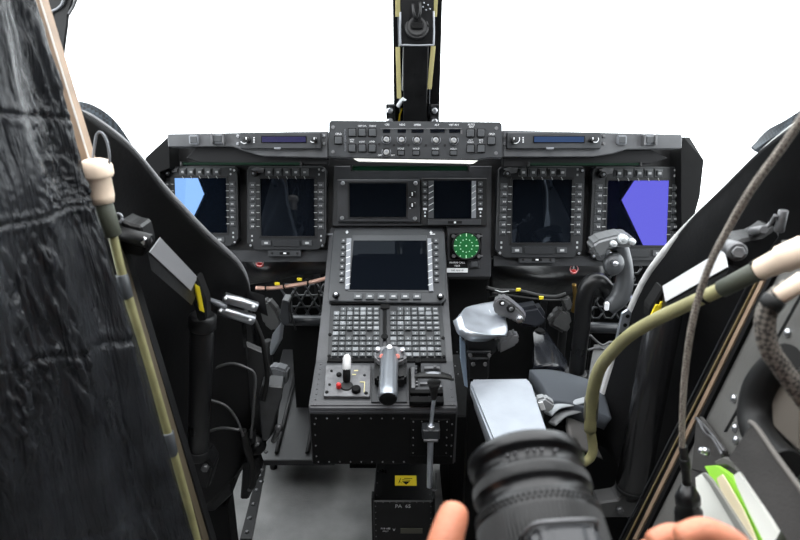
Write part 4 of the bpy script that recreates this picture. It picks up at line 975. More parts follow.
# ---- side box between console and lever (dark)
t = thing('centre_pedestal_box', 'black riveted box standing right of the console behind the thrust lever', 'box', V((.18, 1.4, 0)))
b = W(); b.box((XR+.012, 1.30, 0), (XR+.10, 1.62, .40), .004); b.obj('case', deep, t)
b = W()
for i, (x, y) in enumerate(((457, 352), (455, 366), (458, 374), (476, 346))): b.ball(at(x, y, 1.298), .002)
b.obj('rivets', worn, t)

# ============================================================= thrust lever
YTC = 1.10
t = thing('thrust_control_lever', 'silver scalloped thrust lever with a buttoned grip head, right of the console', 'control lever', at(478, 380, YTC))
def q(x, y, Y=YTC): return at(x, y, Y)
rows_ = (((453, 321, 1.06), (461, 315.5, 1.12), (478, 311, 1.16), (495, 308.5, 1.18)), ((455, 327, 1.045), (467, 324, 1.09), (484, 321, 1.125), (504, 319, 1.14)), ((458, 334, 1.03), (470, 335, 1.045), (486, 334, 1.07), (503, 329, 1.10)), ((465, 339, 1.02), (473, 341.5, 1.02), (487, 341, 1.05), (498, 336, 1.08)))
o = shell([[at(*p) for p in r_] for r_ in rows_], 16, .018).obj('palm_pad', alu, t, 'silver palm pad')
b = W()
for (x, y), (x2, y2) in (((463, 316.5), (468, 319)), ((471, 313.5), (474, 318.5)), ((477, 312.5), (479, 317)), ((483, 311), (488, 315.5)), ((476, 318.5), (488, 315.8)), ((489, 309.8), (491.5, 314))):
    b.tube([at(x, y, 1.135), at(x2, y2, 1.125)], .0007, 6, 1)
b.obj('grip_ticks', white, o)
YH = 1.10
b = W(); b.poly([at(x, y, YH) for x, y in ((493, 303), (496, 299), (501, 297.3), (506, 298.5), (519, 309), (525, 315), (526, 320), (521, 325), (515, 323), (510, 318.5), (503, 318), (496, 315), (493, 309))], (.006, .03, -.003), .004, 2); hd = b.obj('grip_head', mat('grip_dark_metal', (.26, .26, .27), .32, .7), t)
for x, y, r_, m in ((502.3, 303.5, 3.2, deep), (511, 309, 4.4, deep), (519.5, 319.3, 3.8, silver)):
    kx = pm(x, YH, y); b = W(); p = at(x, y, YH-.002); b.cyl(p+V((0, .004, 0)), p+V((-.001, -.007, .003)), r_*kx, r_*kx*.85, 20); o2 = b.obj('thumb_button', m, hd)
    b = W(); p = p+V((-.001, -.008, .0035)); b.ball(p, r_*kx*.5, (1, .4, 1)); b.obj('button_tip', white if x < 505 else (worn if x < 515 else silver), o2)
b = W(); b.tube([at(500, 318, 1.12), at(503, 325, 1.11), at(501, 334, 1.10)], [.008, .009, .008], 12, 5); b.ball(at(503, 328, 1.09), .006); b.obj('neck', worn, t)
b = W(); b.poly([at(x, y, 1.10) for x, y in ((498, 341), (507, 339), (513, 334), (518, 334.5), (520, 339), (517, 345.5), (508, 350), (499, 354))], (0, .03, -.002), .004, 2); b.obj('finger_hook', mat('hook_grey', (.2, .2, .21), .35, .5), t)
b = W(); b.poly([at(x, y, 1.075) for x, y in ((466, 338), (497, 338), (497, 352), (490, 358), (489, 380), (468, 380))], (0, .06, 0), .004); b.obj('post', black, t)
b = W(); b.box(at(467, 353.5, 1.07), at(491, 351.5, 1.07)+V((0, .006, 0)), .001)
b.box(at(470, 360, 1.07), at(490, 358, 1.07)+V((0, .006, 0)), .001); b.obj('post_ribs', gray, t)
b = W()
for x, y in ((470, 355), (489, 355), (473, 364), (485, 364)): p = at(x, y, 1.069); b.cyl(p, p+V((0, -.004, .001)), .004, seg=12)
b.obj('post_bolts', worn, t)
b = W(); b.poly([at(x, y, 1.08) for x, y in ((460, 338), (465.5, 344), (468, 388), (464.5, 386), (460.5, 360))], (0, .012, 0), .001); b.obj('side_strip', mat('pale_blue_strip', (.28, .36, .46), .35, .3), t, 'pale blue side strip')
b = W(); b.box(at(470, 378, 1.10), V((at(489, 378, 1.10).x, 1.14, .0))); b.obj('post_base', deep, t)
# ---- armrest
t = thing('armrest', 'flat silver armrest pad right of the console, its near end behind the camera lens', 'armrest', at(505, 430, .95))
ta = [at(471.5, 378.5, 1.02), at(527, 377.5, 1.02), at(531, 381, 1.01), at(551, 442, .86), at(497, 452, .84), at(470, 384, 1.0)]
b = W(); b.poly(ta, (0, .0, -.022), .004, 2); b.obj('pad', mat('armrest_metal', (.26, .28, .31), .42, .45, bump=.15, bscale=300, var=.12, vscale=18), t)
b = W(); b.poly([at(470, 385, 1.0)+V((.002, 0, -.012)), at(497, 452, .84)+V((.002, 0, -.012)), at(497, 452, .84)+V((.002, 0, -.045)), at(474, 392, 1.0)+V((.002, 0, -.035))], (.012, 0, 0), .003); b.obj('side_skirt', mat('skirt_grey', (.20, .21, .23), .4, .5), t)
b = W(); p = at(481, 408, .955); b.cyl(p+V((.002, 0, -.012)), p+V((-.004, 0, -.012)), .003, seg=10); b.obj('side_screw', silver, t)
b = W(); b.box(V((.17, .90, 0)), V((.21, .96, at(505, 430, .92).z-.03))); b.obj('armrest_post', black, t)

# ============================================================= control stick
YK = 1.25
t = thing('control_stick', 'curved black control stick with grey pistol grip, in front of the right display', 'control stick', at(575, 395, YK))
kx = pm(612, YK, 270)
b = W(); b.tube([at(x, y, YK) for x, y in ((618, 288), (611, 295), (606, 287), (598, 281), (589, 285), (584, 300), (582, 325), (578.5, 355), (575, 385))], [9*kx, 8.5*kx, 7*kx, 8.5*kx, 8.8*kx, 8.6*kx, 8.4*kx, 8.2*kx, 8.2*kx], 24, 6); b.obj('bent_tube', semi, t)
b = W(); b.lathe([(0, 11*kx), (.006, 12.5*kx), (.02, 12.8*kx), (.022, 11*kx), (.05, 12*kx), (.055, 15*kx), (.08, 16*kx)], at(576, 372, YK), at(573.5, 396, YK)-at(576, 372, YK), 28); b.obj('base_boot', black, t)
zb = at(573, 396, YK)
b = W(); b.cyl(at(573.5, 392, YK), V((zb.x, YK, 0)), .03); b.obj('stick_base', deep, t)
grip = mat('grip_grey', (.075, .078, .083), .33, .25, bump=.1)
b = W(); b.tube([at(x, y, YK-.02) for x, y in ((618, 244), (622, 255), (625, 268), (624.5, 282), (620, 296), (613, 304), (608, 309))], [9*kx, 8*kx, 7.6*kx, 8.8*kx, 9.8*kx, 8.8*kx, 6.5*kx], 24, 6, flat=1.0); g = b.obj('grip', grip, t)
b = W(); b.poly([at(x, y, YK-.055) for x, y in ((592, 246), (597, 241), (610, 237), (624, 234.5), (633, 236.5), (636.5, 242), (634, 247.5), (627, 249), (618, 247.5), (612, 247), (608, 251), (604, 258), (599, 258), (594, 254))], (0, .05, 0), .006, 3); hd = b.obj('grip_head', mat('grip_head_grey', (.16, .165, .17), .35, .4), t)
b = W(); b.ball(at(613.5, 264, YK-.04), 10.2*kx, (1, .8, 1.15)); g2 = b.obj('thumb_boss', grip, t)
for x, y, r_, Y in ((613, 244.5, 3.3, YK-.055), (622.5, 240, 5, YK-.055), (631.5, 242.5, 3.4, YK-.055), (614.5, 264, 2.7, YK-.072)):
    b = W(); p = at(x, y, Y); b.cyl(p+V((0, .01, 0)), p+V((-.001, -.010, .004)), r_*kx, r_*kx*.9, 20); b.ball(p+V((-.001, -.011, .0045)), r_*kx*.62, (1, .6, 1)); b.obj('hat_switch', silver if y > 250 else mat('pale_switch', (.5, .52, .53), .3, .3), hd if y < 250 else g2)
b = W(); b.box(at(605, 311, YK-.045), at(610, 303, YK-.045)+V((0, .01, 0)), .002); b.obj('pale_label', white, g)
b = W(); b.poly([at(x, y, YK-.03) for x, y in ((620, 298), (624, 296.5), (634, 297.5), (634, 300.5), (624, 301.5))], (0, .02, 0), .0015); b.obj('trigger_tab', mat('tab_bluegrey', (.25, .27, .36), .35, .4), t)

# ============================================================= right seat
t = thing('right_pilot_seat', 'large black shell of the right seat with a pale rim', 'pilot seat', at(640, 520, .95))
RT = [at(836, 98, .80), at(800, 120, .84), at(762, 151, .90), at(728, 185, .95), at(697, 216, 1.0), at(668, 251, 1.05), at(645, 285, 1.10), at(624, 335, 1.14), at(606, 392, 1.15), at(594, 440, 1.15)]
RM = [at(880, 230, .78), at(835, 240, .84), at(790, 260, .88), at(750, 285, .93), at(715, 310, .98), at(690, 340, 1.03), at(668, 370, 1.07), at(650, 400, 1.09), at(632, 425, 1.10), at(615, 455, 1.10)]
RB = [at(900, 620, .80), at(865, 620, .86), at(830, 620, .92), at(795, 610, .97), at(760, 600, 1.02), at(720, 590, 1.05), at(690, 575, 1.07), at(665, 560, 1.08), at(645, 540, 1.08), at(625, 515, 1.08)]
shell([RT, RM, RB], 30, -.014).obj('side_wing', seatm, t)
rim = spline(RT, 50)
b = W(); n_ = len(rim)
b.tube([p+V((-.003, -.004, 0)) for p in rim], [.0035+.0105*min(1, max(0, (i-19)/9)) for i in range(n_)], 10, 1, flat=.6); b.obj('wing_rim', mat('pale_seat_edge', (.62, .62, .61), .4, .1, var=.2), t)
t = thing('right_headrest_cover', 'blue-black woven mesh patch over the top edge of the right seat', 'cover', at(790, 128, .86))
shell([[at(757, 150, .93), at(775, 130, .90), at(795, 117, .86), at(830, 90, .84)], [at(760, 154, .91), at(780, 139, .88), at(800, 128, .85), at(835, 110, .83)]], 14, .01).obj('mesh_patch', meshf, t)
t = thing('seat_bracket', 'perforated silver bracket at the edge of the right seat behind the green tube', 'bracket', at(620, 320, 1.1))
b = W(); b.poly([at(x, y, 1.09) for x, y in ((622, 313), (628, 309), (632, 314), (628, 332), (620, 345), (615, 344), (618, 330))], (0, .006, 0), .002); b.obj('plate', alu, t)
b = W()
for x, y in ((627.5, 316), (625, 325), (621, 334)): p = at(x, y, 1.088); b.cyl(p, p+V((0, -.002, 0)), .004, seg=14)
b.obj('holes', deep, t)
b = W(); b.box((.27, 1.16, 0), (.62, 1.36, .44), .01); b.obj('seat_base', deep, bpy.data.objects['right_pilot_seat'])
# cushion, belts
t = thing('seat_cushion', 'blue-grey seat cushion of the right seat beyond the armrest', 'cushion', at(560, 400, 1.05))
shell([[at(528, 383, 1.2), at(550, 383, 1.22), at(572, 388, 1.22), at(596, 396, 1.2)], [at(536, 394, 1.12), at(555, 393, 1.14), at(575, 398, 1.14), at(598, 406, 1.14)], [at(545, 415, 1.02), at(562, 416, 1.04), at(582, 422, 1.05), at(604, 430, 1.05)]], 16, .03).obj('cushion', seatc, t)
pb = at(565, 400, 1.12)
b = W(); b.box((pb.x-.03, 1.08, 0), (pb.x+.05, 1.16, at(565, 400, 1.12).z-.035)); b.obj('cushion_base', deep, t)
for i, (pts, m, lb) in enumerate(((((548, 414), (556, 407), (570, 404), (588, 399)), mat('belt_pale', (.34, .36, .38), .6), 'upper pale lap belt strap crossing the seat cushion'), (((552, 424), (562, 415), (576, 411), (590, 407)), mat('belt_grey', (.17, .175, .18), .6), 'lower grey lap belt strap crossing the seat cushion'))):
    cab('belt_strap', lb, pts, [1.0, 1.02, 1.05, 1.08], .009, m=m, cat='belt', group='belt straps on the right seat', flat=.35)
t = thing('belt_buckle', 'pale angular belt buckle beside the armrest', 'buckle', at(545, 408, .99))
b = W(); b.poly([at(x, y, .99) for x, y in ((536, 400), (546, 398), (556, 405), (551, 413), (542, 412))], (0, .02, 0), .004, 2); b.obj('buckle_body', mat('buckle_grey', (.30, .31, .32), .45, .2), t)
b = W(); b.poly([at(x, y, .985) for x, y in ((538, 403), (543, 402), (546, 410), (541, 411))], (0, .004, 0), .001); b.obj('buckle_tab', white, t)
t = thing('seat_fabric', 'grey crumpled cloth between the lap belt and the green tube', 'cloth', at(575, 430, 1.0))
shell([[at(566, 416, 1.06), at(580, 412, 1.08), at(592, 416, 1.08)], [at(566, 430, 1.02), at(580, 428, 1.05), at(594, 434, 1.04)], [at(572, 450, 1.0), at(584, 452, 1.02), at(600, 458, 1.04)]], 10, .008).obj('cloth', mat('cloth_grey', (.14, .135, .13), .9, bump=.6, bscale=60), t)

# ---- strut on the right seat
t = strut('right_seat_strut', 'white-grey faced strut with a yellow end mark on the right seat', (664, 287), (726, 250), (730, 268), (667, 303), .88, .78, mat('strut_pale', (.50, .50, .51), .42, .2), -1)
b = W(); b.poly([at(x, y, .875) for x, y in ((650, 309), (664, 287), (669, 303), (656, 323), (650, 322))], (0, .03, 0), .003); b.obj('end_fork', deep, t)
for d in (0, 5):
    b = W(); b.poly([at(x+d, y-d*.6, .870) for x, y in ((650, 317), (656, 305), (659, 305), (653, 321))], (0, .003, 0), .0005); b.obj('yellow_mark', yellow, t, 'yellow painted mark')
b = W(); b.poly([at(x, y, .77) for x, y in ((727, 250), (740, 240), (762, 236), (776, 226), (782, 236), (768, 256), (745, 272), (731, 268))], (0, .04, 0), .004); b.obj('pivot_bracket', black, t)
b = W(); p = at(738, 252.5, .765); b.cyl(p+V((0, .02, 0)), p+V((-.006, -.010, .004)), .0125, seg=24); b.cyl(p, p+V((-.009, -.018, .006)), .0085, seg=6); b.obj('pivot_bolt', worn, t)
b = W(); p = at(760, 236, .765); b.cyl(p+V((0, .02, 0)), p+V((-.004, -.012, .012)), .006, seg=6); b.tube([at(764, 229, .765), at(770, 224, .765), at(776, 215, .76)], .0028, 8, 4); p = at(783, 213, .76); b.cyl(p+V((0, 0, -.025)), p+V((0, 0, .004)), .006, seg=10); b.obj('fittings', worn, t)
# ---- right damper
YS = 1.0
t = thing('right_damper', 'thick black damper cylinder standing upright beside the right seat', 'damper', at(632, 500, YS))
kx = pm(635, YS, 430); b = W(); b.cyl(at(668, 296, YS), at(632, 488, YS), 15.5*kx, 16.5*kx, 32, .005); b.obj('cylinder', mat('gloss_black_tube', (.012, .012, .013), .22), t)
b = W(); b.lathe([(0, 16.8*kx), (.008, 16.8*kx), (.014, 9*kx), (.03, 8*kx)], at(632.5, 485, YS), at(630, 500, YS)-at(632.5, 485, YS), 28); b.obj('end_cap', black, t)
b = W(); b.poly([at(x, y, YS-.01) for x, y in ((598, 503), (618, 500), (624, 494), (644, 494), (652, 505), (648, 518), (622, 518), (600, 518))], (0, .04, 0), .003); b.obj('clevis', mat('clevis_grey', (.07, .07, .07), .4), t)
b = W(); p = at(619, 509, YS-.012); b.cyl(p, p+V((0, -.010, .002)), .007, seg=6); b.obj('clevis_bolt', worn, t)

# ============================================================= right bulkhead
bn0, bn1 = at(764, 284, .66), at(655, 505, .78)
t = thing('right_bulkhead', 'grey riveted bulkhead panel with a tan edge, filling the right side', 'bulkhead', at(720, 470, .75))
def rb(x, y):                                   # plane of the bulkhead: passes the edge line and runs back to the viewer
    p0, p1 = at(764, 284, .70), at(655, 505, .80); p2 = at(860, 420, .46)
    n = (p1-p0).cross(p2-p0).normalized(); r = ray(x, y); return CAM+r*((p0-CAM).dot(n)/r.dot(n))
def nrm():
    p0, p1 = at(764, 284, .70), at(655, 505, .80); p2 = at(860, 420, .46)
    n = (p1-p0).cross(p2-p0).normalized(); return n if n.dot(CAM-p0) > 0 else -n
N = nrm()
b = W(); b.poly([rb(*p) for p in ((782, 240), (768, 285), (706, 400), (640, 545), (700, 620), (900, 620), (900, 240))], N*-.02, 0); b.obj('panel', bulk, t)
def strip(name, x0, y0, x1, y1, w, h, m, z0=0):
    b = W(); b.poly([rb(x0, y0)+N*z0, rb(x0+w, y0)+N*z0, rb(x1+w, y1)+N*z0, rb(x1, y1)+N*z0], N*h, 0); return b.obj(name, m, t)
strip('tan_edge', 778, 256, 636, 540, 4, .006, tan)
strip('black_edge', 783, 256, 641, 540, 4.5, .005, deep)
strip('black_flange', 764, 256, 620, 540, 13, .002, deep, -.004)
strip('gold_line', 769, 256, 626, 540, 1.2, .002, mat('gold_edge', (.30, .22, .11), .4, .3), -.001)
strip('grey_line', 762, 256, 619, 540, 1.0, .002, gray, -.001)
strip('panel_seam', 806, 284, 724, 432, 3.0, .0006, deep)
for x, y in ((789, 333), (771, 368), (735, 398.5), (753.5, 399), (749.5, 421.5), (736, 428), (737, 440)):
    b = W(); p = rb(x, y); b.lathe([(0, .0052), (.003, .0048), (.005, .002), (.005, 0)], p, N, 14); b.obj('panel_screw', silver, t)
# blurred black pad and recess at right
t = thing('black_grab_pad', 'rounded black padded loop at the right edge of the photo', 'pad', rb(790, 410)+N*.02)
b = W(); b.tube([rb(x, y)+N*.022 for x, y in ((812, 360), (796, 372), (783, 390), (777, 412), (779, 432), (792, 452), (812, 470))], [.014, .016, .018, .018, .018, .017, .015], 16, 6); b.obj('pad_body', rubber, t)
b = W(); b.poly([rb(x, y)+N*.004 for x, y in ((815, 372), (795, 380), (784, 405), (786, 430), (815, 456))], N*.01, .003, 2); b.obj('brown_pad_inner', mat('brown_grey', (.10, .085, .07), .7), t)
# big tube with cap
YR = .62
t = thing('right_webbing_tube', 'olive tube with a cream bulb cap curving down across the right seat', 'tube', at(700, 298, YR))
pa, pb = at(812, 246, .58), at(757, 271, .61); kx = pm(785, .6, 258)
ax = pb-pa
b = W(); b.lathe([(0, 9*kx), (.006, 14*kx), (ax.length*.52, 14.5*kx), (ax.length*.58, 12.5*kx), (ax.length*.95, 11*kx), (ax.length, 9*kx)], pa, ax, 30); b.obj('cream_cap', cream, t, 'cream plastic bulb cap')
b = W(); b.cyl(at(760, 269.5, .61), at(754.5, 272.5, .61), 11.5*kx, seg=24); b.obj('black_collar', deep, t)
b = W(); b.cyl(at(757, 271, .61), at(720, 290, .635), 10*kx, 9.4*kx, 24); b.obj('sleeve', olived, t, 'dark green sleeve')
b = W(); b.tube([at(x, y, Y) for (x, y), Y in (((724, 288), .635), ((704, 297), .65), ((680, 308), .68), ((655, 320), .72), ((630, 335), .78), ((612, 352), .84), ((600, 368), .88), ((594, 386), .91), ((591.5, 404), .93), ((590, 430), .95))], [.0078, .0078, .008, .0085, .009, .0095, .010, .0105, .0105, .0105], 16, 6); b.obj('tube_body', olive, t)
b = W(); p0, p1 = at(707, 295.5, .648), at(703, 297.5, .651); b.cyl(p0, p1, 9.4*kx, seg=20); b.obj('dark_band', deep, t)
b = W(); b.cyl(at(591.8, 398, .93), at(590.5, 418, .945), .0125, seg=20); b.obj('lower_sleeve', mat('sleeve_worn', (.09, .085, .06), .5, var=.3), t)
b = W(); b.tube([at(x, y, .96) for x, y in ((590, 428), (592, 440), (593, 450), (590, 458), (583, 463))], .0085, 12, 5); b.obj('hose_end', olive, t)
# thin braided cord
t = thing('headset_cable', 'thin braided grey cable hanging down the right side to a black connector', 'cable', at(690, 400, .56))
b = W(); b.tube([at(x, y, Y) for (x, y), Y in (((812, 100), .50), ((800, 121), .50), ((780, 150), .51), ((759, 178), .52), ((742, 204), .53), ((728, 229), .54), ((711, 262), .55), ((699, 296), .56), ((691, 330), .565), ((686, 365), .57), ((683, 400), .57), ((682, 440), .57), ((684, 462), .57))], .0034, 12, 6); b.obj('braided_sleeve', cord, t)
b = W(); b.cyl(at(683, 446, .57), at(687, 484, .57), .0046, seg=14); b.cyl(at(684.3, 458, .57), at(685.6, 468, .57), .0056, seg=14); b.obj('strain_relief', rubber, t)
b = W(); p0 = at(687, 484, .57); b.lathe([(0, .006), (.010, .0115), (.014, .0135), (.022, .0135), (.024, .011), (.032, .015), (.05, .015)], p0, at(689, 520, .56)-p0, 20); b.obj('connector', semi, t)
# braided hose at right
cab('braided_hose', 'thick braided grey-brown hose curving at the right edge', [(790, 288), (776, 298), (767, 312), (765, 330), (770, 350), (782, 368), (796, 388), (812, 410)], [.48]*8, .0085, m=hose, cat='hose')
t = thing('cream_hose_end', 'cream plastic hose end with a black collar at the right edge under the bulb cap', 'hose end', at(790, 290, .47))
b = W(); b.cyl(at(806, 279, .47), at(778, 297, .475), .0078, .0072, 20); b.obj('cream_tube', cream, t)
b = W(); b.cyl(at(776.5, 297.5, .475), at(768, 308, .475), .0092, seg=20); b.obj('black_collar', rubber, t)

# ============================================================= map pocket with papers
t = thing('map_pocket', 'dark canvas document pocket hanging on the right bulkhead', 'pocket', rb(740, 500)+N*.02)
def rn(x, y, h): 
    r = ray(x, y); p0 = rb(760, 400)+N*h; return CAM+r*((p0-CAM).dot(N)/r.dot(N))
b = W(); b.poly([rn(x, y, .052) for x, y in ((751, 423), (757, 428), (780, 462), (812, 505), (812, 560), (796, 560), (784, 538), (738, 470), (727, 458))], N*-.006, .002); b.obj('front_flap', fabric, t)
b = W(); b.tube([rn(x, y, .052) for x, y in ((750, 422), (757, 428), (780, 461), (812, 504))], .0025, 8, 5); b.obj('flap_binding', mat('binding', (.12, .11, .10), .8), t)
b = W(); b.poly([rn(x, y, .012) for x, y in ((696, 418), (700, 416), (724, 450), (721, 463), (705, 474), (691, 470))], N*-.006, .002); b.obj('side_flap', fabric, t)
b = W(); b.tube([rn(x, y, .014) for x, y in ((696, 418), (706, 428), (716, 440), (724, 452))], .0022, 8, 5); b.tube([rn(x, y, .02) for x, y in ((698, 420), (705, 433), (712, 438), (722, 455))], .0016, 8, 5); b.obj('edge_wire', worn, t)
b = W(); b.poly([rn(x, y, .030) for x, y in ((713, 461), (724, 456), (735, 462), (738, 474), (727, 466), (716, 466))], N*-.006, .002); b.obj('grey_tab', mat('grey_cloth', (.09, .085, .08), .8), t)
b = W(); p = rn(709, 452, .03); b.cyl(p, p+N*.008, .005); b.ball(p+N*.009, .004); b.obj('press_stud', silver, t)
b = W(); b.poly([rn(x, y, .002) for x, y in ((690, 470), (725, 452), (812, 500), (812, 600), (700, 600))], N*-.002, 0); b.obj('back_sheet', fabric, t)
def sheet(name, lb, pts, h, th, m, cat='paper', grp=None):
    b = W(); c = rn(*pts[0], h); b.poly([rn(x, y, h) for x, y in pts], N*-th, min(.001, th*.3)); o = b.obj(name, m); tag(o, lb, cat, grp); return o
sheet('paper_stack', 'white paper stack leaning in the pocket nearest the connector', ((695, 477), (700, 474), (710, 477), (752, 545), (712, 560), (698, 520)), .036, .012, paper, 'paper')
sheet('grey_folder', 'grey folder edge between the white paper stack and the green bag', ((700, 473), (704, 472), (712, 480), (756, 548), (746, 548), (708, 483)), .042, .004, mat('folder_grey', (.22, .22, .20), .6), 'folder')
sheet('green_bag', 'lime green plastic bag standing in the pocket', ((704, 466), (716, 465), (724, 470), (732, 476), (742, 492), (760, 520), (775, 548), (752, 548), (735, 520), (716, 490)), .034, .006, green, 'bag')
sheet('white_document', 'white document standing between the green bag and the canvas flap', ((733, 475), (738, 471), (760, 503), (788, 548), (766, 548), (748, 512), (737, 488)), .046, .004, paper, 'paper')
sheet('cream_sheet', 'cream sheet showing through the middle of the green bag', ((716, 478), (722, 474), (730, 487), (744, 512), (758, 544), (750, 545), (734, 515), (722, 494)), .039, .002, mat('cream_paper', (.72, .62, .42), .7), 'paper')
cab('olive_strap_end', 'olive strap end at the lower right corner of the photo', [(812, 508), (795, 524), (782, 545)], .43, .006, m=olived, cat='strap')

# ============================================================= foreground camera
t = None
Fc = CAM+ray(524, 457)*.47
axc = V((-.065, .90, .43)).normalized()
Rl = .0435
t = thing('handheld_camera', 'black camera with a fat ribbed zoom lens held up in the foreground', 'camera', Fc-axc*.16)
def lz(d0, prof, name, m, seg=64, parent=None): b = W(); b.lathe(prof, Fc-axc*d0, -axc, seg); return b.obj(name, m, parent or t)
R = Rl
lz(0, [(0, R*.80), (-.0, R*.94), (.002, R*.985), (.007, R), (.011, R*.985), (.012, R*.93), (.020, R*.91), (.022, R*.95), (.023, R*.965), (.033, R*.97), (.034, R*.93), (.043, R*.93), (.0445, R*.985), (.046, R*.99), (.078, R*1.0), (.080, R*.96), (.092, R*.94), (.095, R*.9)], 'lens_barrel', lensg)
b = W()                                        # zoom ring ribs
q_ = axc.to_track_quat('Z', 'Y').to_matrix()
for i in range(88):
    a = i/88*2*math.pi; d = q_@V((math.cos(a), math.sin(a), 0)); c1 = Fc-axc*.053+d*R*.995; c2 = Fc-axc*.077+d*R*1.005
    b.cyl(c1, c2, .0010, seg=5, bev=0)
b.obj('zoom_ring_ribs', rubber, t)
b = W()
for i in range(110):
    a = i/110*2*math.pi; d = q_@V((math.cos(a), math.sin(a), 0)); c1 = Fc-axc*.0245+d*R*.968; c2 = Fc-axc*.032+d*R*.972
    b.cyl(c1, c2, .0007, seg=5, bev=0)
b.obj('focus_ring_ribs', rubber, t)
b = W()
for i in range(70):
    for j in range(2):
        a = (i+.5*j)/70*2*math.pi; d = q_@V((math.cos(a), math.sin(a), 0)); b.ball(Fc-axc*(.0465+.003*j)+d*R*.992, .0013, seg=6)
b.obj('knurl_dots', rubber, t)
b = W(); b.lathe([(0, R*.93), (.001, R*.8), (.006, R*.72), (.004, R*.4), (.0, 0)], Fc-axc*.002, -axc, 40); b.obj('front_glass', glassk, t)
b = W()                                        # small engraved marks on the barrel
for i, a in enumerate((-.55, -.42, -.2, -.08, .05, .3)):
    up = (V((0, 0, 1))-axc*axc.z).normalized(); sd = axc.cross(up).normalized()
    d = (up*math.cos(a)+sd*math.sin(a)); c = Fc-axc*.0165+d*R*.93; b.box(c-V((.0012, .0006, .0012)), c+V((.0012, .0006, .0012)), 0)
b.obj('barrel_marks', worn, t)
up = (V((0, 0, 1))-axc*axc.z).normalized(); sd = axc.cross(up).normalized()
Mb = Matrix(((sd.x, up.x, -axc.x, 0), (sd.y, up.y, -axc.y, 0), (sd.z, up.z, -axc.z, 0), (0, 0, 0, 1))); Mb.translation = Fc-axc*.086
b = W()
b.box((-.068, -.055, 0), (.068, .036, .055), .010, Mb, 3); b.obj('camera_body', lensg, t)
b = W()
tb = bmesh.new(); vs = []
b.prism([(-.026, .030), (.026, .030), (.020, .056), (.012, .060), (-.012, .060), (-.020, .056)], -.012, .05, .004, Mb, 2); b.obj('viewfinder_hump', mat('hump_grey', (.03, .032, .036), .3), t)
b = W(); b.tube([Mb@V(p) for p in ((-.024, .036, -.0125), (-.020, .0555, -.0125), (-.012, .0600, -.0125), (.012, .0600, -.0125), (.020, .0555, -.0125), (.024, .036, -.0125))], .0013, 8, 2); b.obj('hump_edge', worn, t)
b = W(); b.cyl(Mb@V((-.046, .034, .02)), Mb@V((-.046, .046, .02)), .012, seg=24); b.obj('mode_dial', lensg, t)
b = W(); b.cyl(Mb@V((.050, .034, .008)), Mb@V((.050, .043, .004)), .009, seg=24); b.obj('shutter_button', worn, t)

# ============================================================= the photographer's hands
def skinned(chains, name, m, sub=2):
    """chains: lists of (point, radius); every chain after the first starts at a given node index of the skeleton"""
    verts, edges, rad = [], [], []
    for start, ch in chains:
        prev = start
        for p, r in ch:
            verts.append(V(p)); rad.append(r); i = len(verts)-1
            if prev is not None: edges.append((prev, i))
            prev = i
    me = bpy.data.meshes.new(name); me.from_pydata(verts, edges, []); o = bpy.data.objects.new(name, me); C.objects.link(o)
    md = o.modifiers.new('s', 'SKIN'); md.use_smooth_shade = True
    for i, v in enumerate(me.skin_vertices[0].data): r = rad[i]; v.radius = r if isinstance(r, tuple) else (r, r)
    me.skin_vertices[0].data[0].use_root = True
    ss = o.modifiers.new('u', 'SUBSURF'); ss.levels = sub; ss.render_levels = sub
    bpy.context.view_layer.update(); dg = bpy.context.evaluated_depsgraph_get()
    nm = bpy.data.meshes.new_from_object(o.evaluated_get(dg)); bpy.data.objects.remove(o)
    return nm
def lc(r, a, d):    # point round the lens: radius factor, angle from the top towards screen right, distance back from the front
    return Fc-axc*d+(up*math.cos(a)+sd*math.sin(a))*(R*r)
sgn = 1 if sd.x > 0 else -1
sdx = sd*sgn
def lc(r, a, d): return Fc-axc*d+(up*math.cos(a)+sdx*math.sin(a))*(R*r)
def hand_mesh(wrist, palm, roots, fingers, thumb, elbow):
    ch = [(None, [(palm, .026), (wrist, .025), (wrist.lerp(elbow, .35), .032), (wrist.lerp(elbow, .75), .040), (elbow, .042)])]
    n = 5
    for rt, f in zip(roots, fingers):
        ch.append((0, [(rt, .0125)]+[(p, r) for p, r in f])); n += 1+len(f)
    ch.append((0, [(thumb[0][0], thumb[0][1])]+thumb[1:])); return ch
allm = bmesh.new()
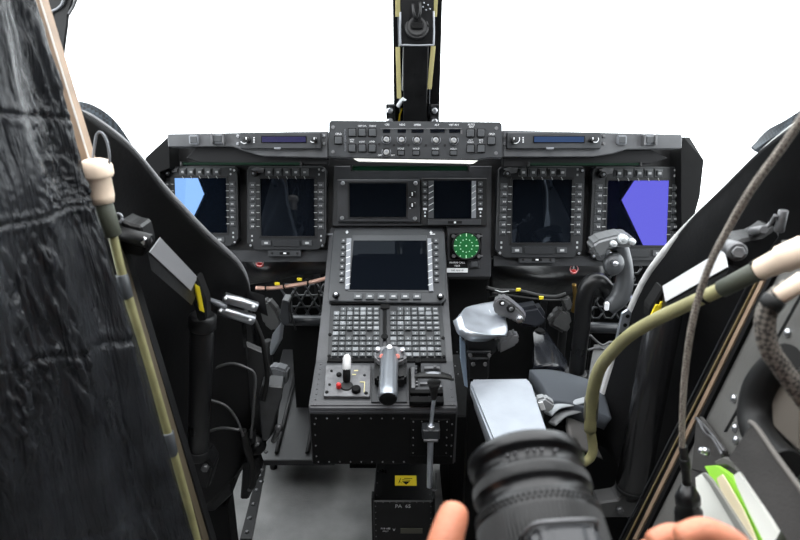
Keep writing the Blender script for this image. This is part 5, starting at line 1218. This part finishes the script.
# left hand: palm under the barrel, fingers round its far side from below, thumb up the near-left side
wr = Fc-axc*.125+up*-.115+sdx*-.07; pal = lc(1.72, math.pi+.35, .080)
roots = [lc(1.35, math.pi+.1, .048+i*.020) for i in range(4)]
fing = []
for i in range(4):
    d = .040+i*.021; l = (1, 1.05, 1, .85)[i]
    fing.append([(lc(1.26, math.pi-.30*l, d), .0098), (lc(1.24, math.pi-.62*l, d-.002), .0090), (lc(1.22, math.pi-.88*l, d-.004), .0078)])
th = [(CAM+ray(446, 640)*.40, .0150), (CAM+ray(436, 580)*.395, .0130), (CAM+ray(446, 538)*.40, .0118), (CAM+ray(454, 514)*.41, .0108), (CAM+ray(457, 503)*.415, .0085)]
el = V((-.16, .05, .62))
for args in ((wr, pal, roots, fing, th, el),):
    m_ = skinned(hand_mesh(*args), 'h', skin); allm.from_mesh(m_)
# right hand: holding the grip side of the body, back of the hand up
G = Mb@V((.096*sgn, -.004, .03))
gx = (Mb.to_3x3()@V((sgn, 0, 0))); gu = up; gb = -axc
def gp(x, y, z): return G+gx*x+gu*y+gb*z
wr = gp(.045, -.035, .075); pal = gp(.034, .004, .022)
roots = [gp(.022, .034-i*.019, -.010) for i in range(4)]
fing = [[(gp(.010, .036-i*.019, -.036), .0098), (gp(-.010, .033-i*.018, -.050), .0092), (gp(-.028, .030-i*.018, -.044), .0080)] for i in range(4)]
fing[0] = [(gp(.012, .046, -.030), .0098), (gp(-.008, .052, -.038), .0092), (gp(-.026, .048, -.034), .0080)]
th = [(gp(.022, .018, .038), .014), (gp(.002, .024, .045), .0122), (gp(-.022, .020, .045), .0110), (gp(-.042, .016, .042), .0090)]
m_ = skinned(hand_mesh(wr, pal, roots, fing, th, V((.34, .02, .66))), 'h', skin); allm.from_mesh(m_)
me = bpy.data.meshes.new('person'); allm.to_mesh(me); allm.free(); me.materials.append(skin)
for p in me.polygons: p.use_smooth = True
o = bpy.data.objects.new('person', me); C.objects.link(o)
tag(o, 'person holding up a black camera in bare hands, thumb left of the lens', 'person')
# ============================================================= camera, world, light
cam = bpy.data.cameras.new('camera'); co = bpy.data.objects.new('camera', cam); C.objects.link(co)
cam.lens = 28; cam.sensor_width = 36; cam.clip_start = .02
co.location = CAM; co.rotation_euler = (math.pi/2-PITCH, 0, 0)
cam.dof.use_dof = True; cam.dof.focus_distance = 1.5; cam.dof.aperture_fstop = 7.0
sc = bpy.context.scene; sc.camera = co
w = bpy.data.worlds.new('sky'); sc.world = w; w.use_nodes = True
bg = w.node_tree.nodes['Background']; bg.inputs['Color'].default_value = (.97, .985, 1, 1); bg.inputs['Strength'].default_value = 5.0
sc.view_settings.view_transform = 'Standard'; sc.view_settings.look = 'None'; sc.view_settings.exposure = 0; sc.view_settings.gamma = 1
sc.view_settings.use_curve_mapping = False
bpy.context.view_layer.update()
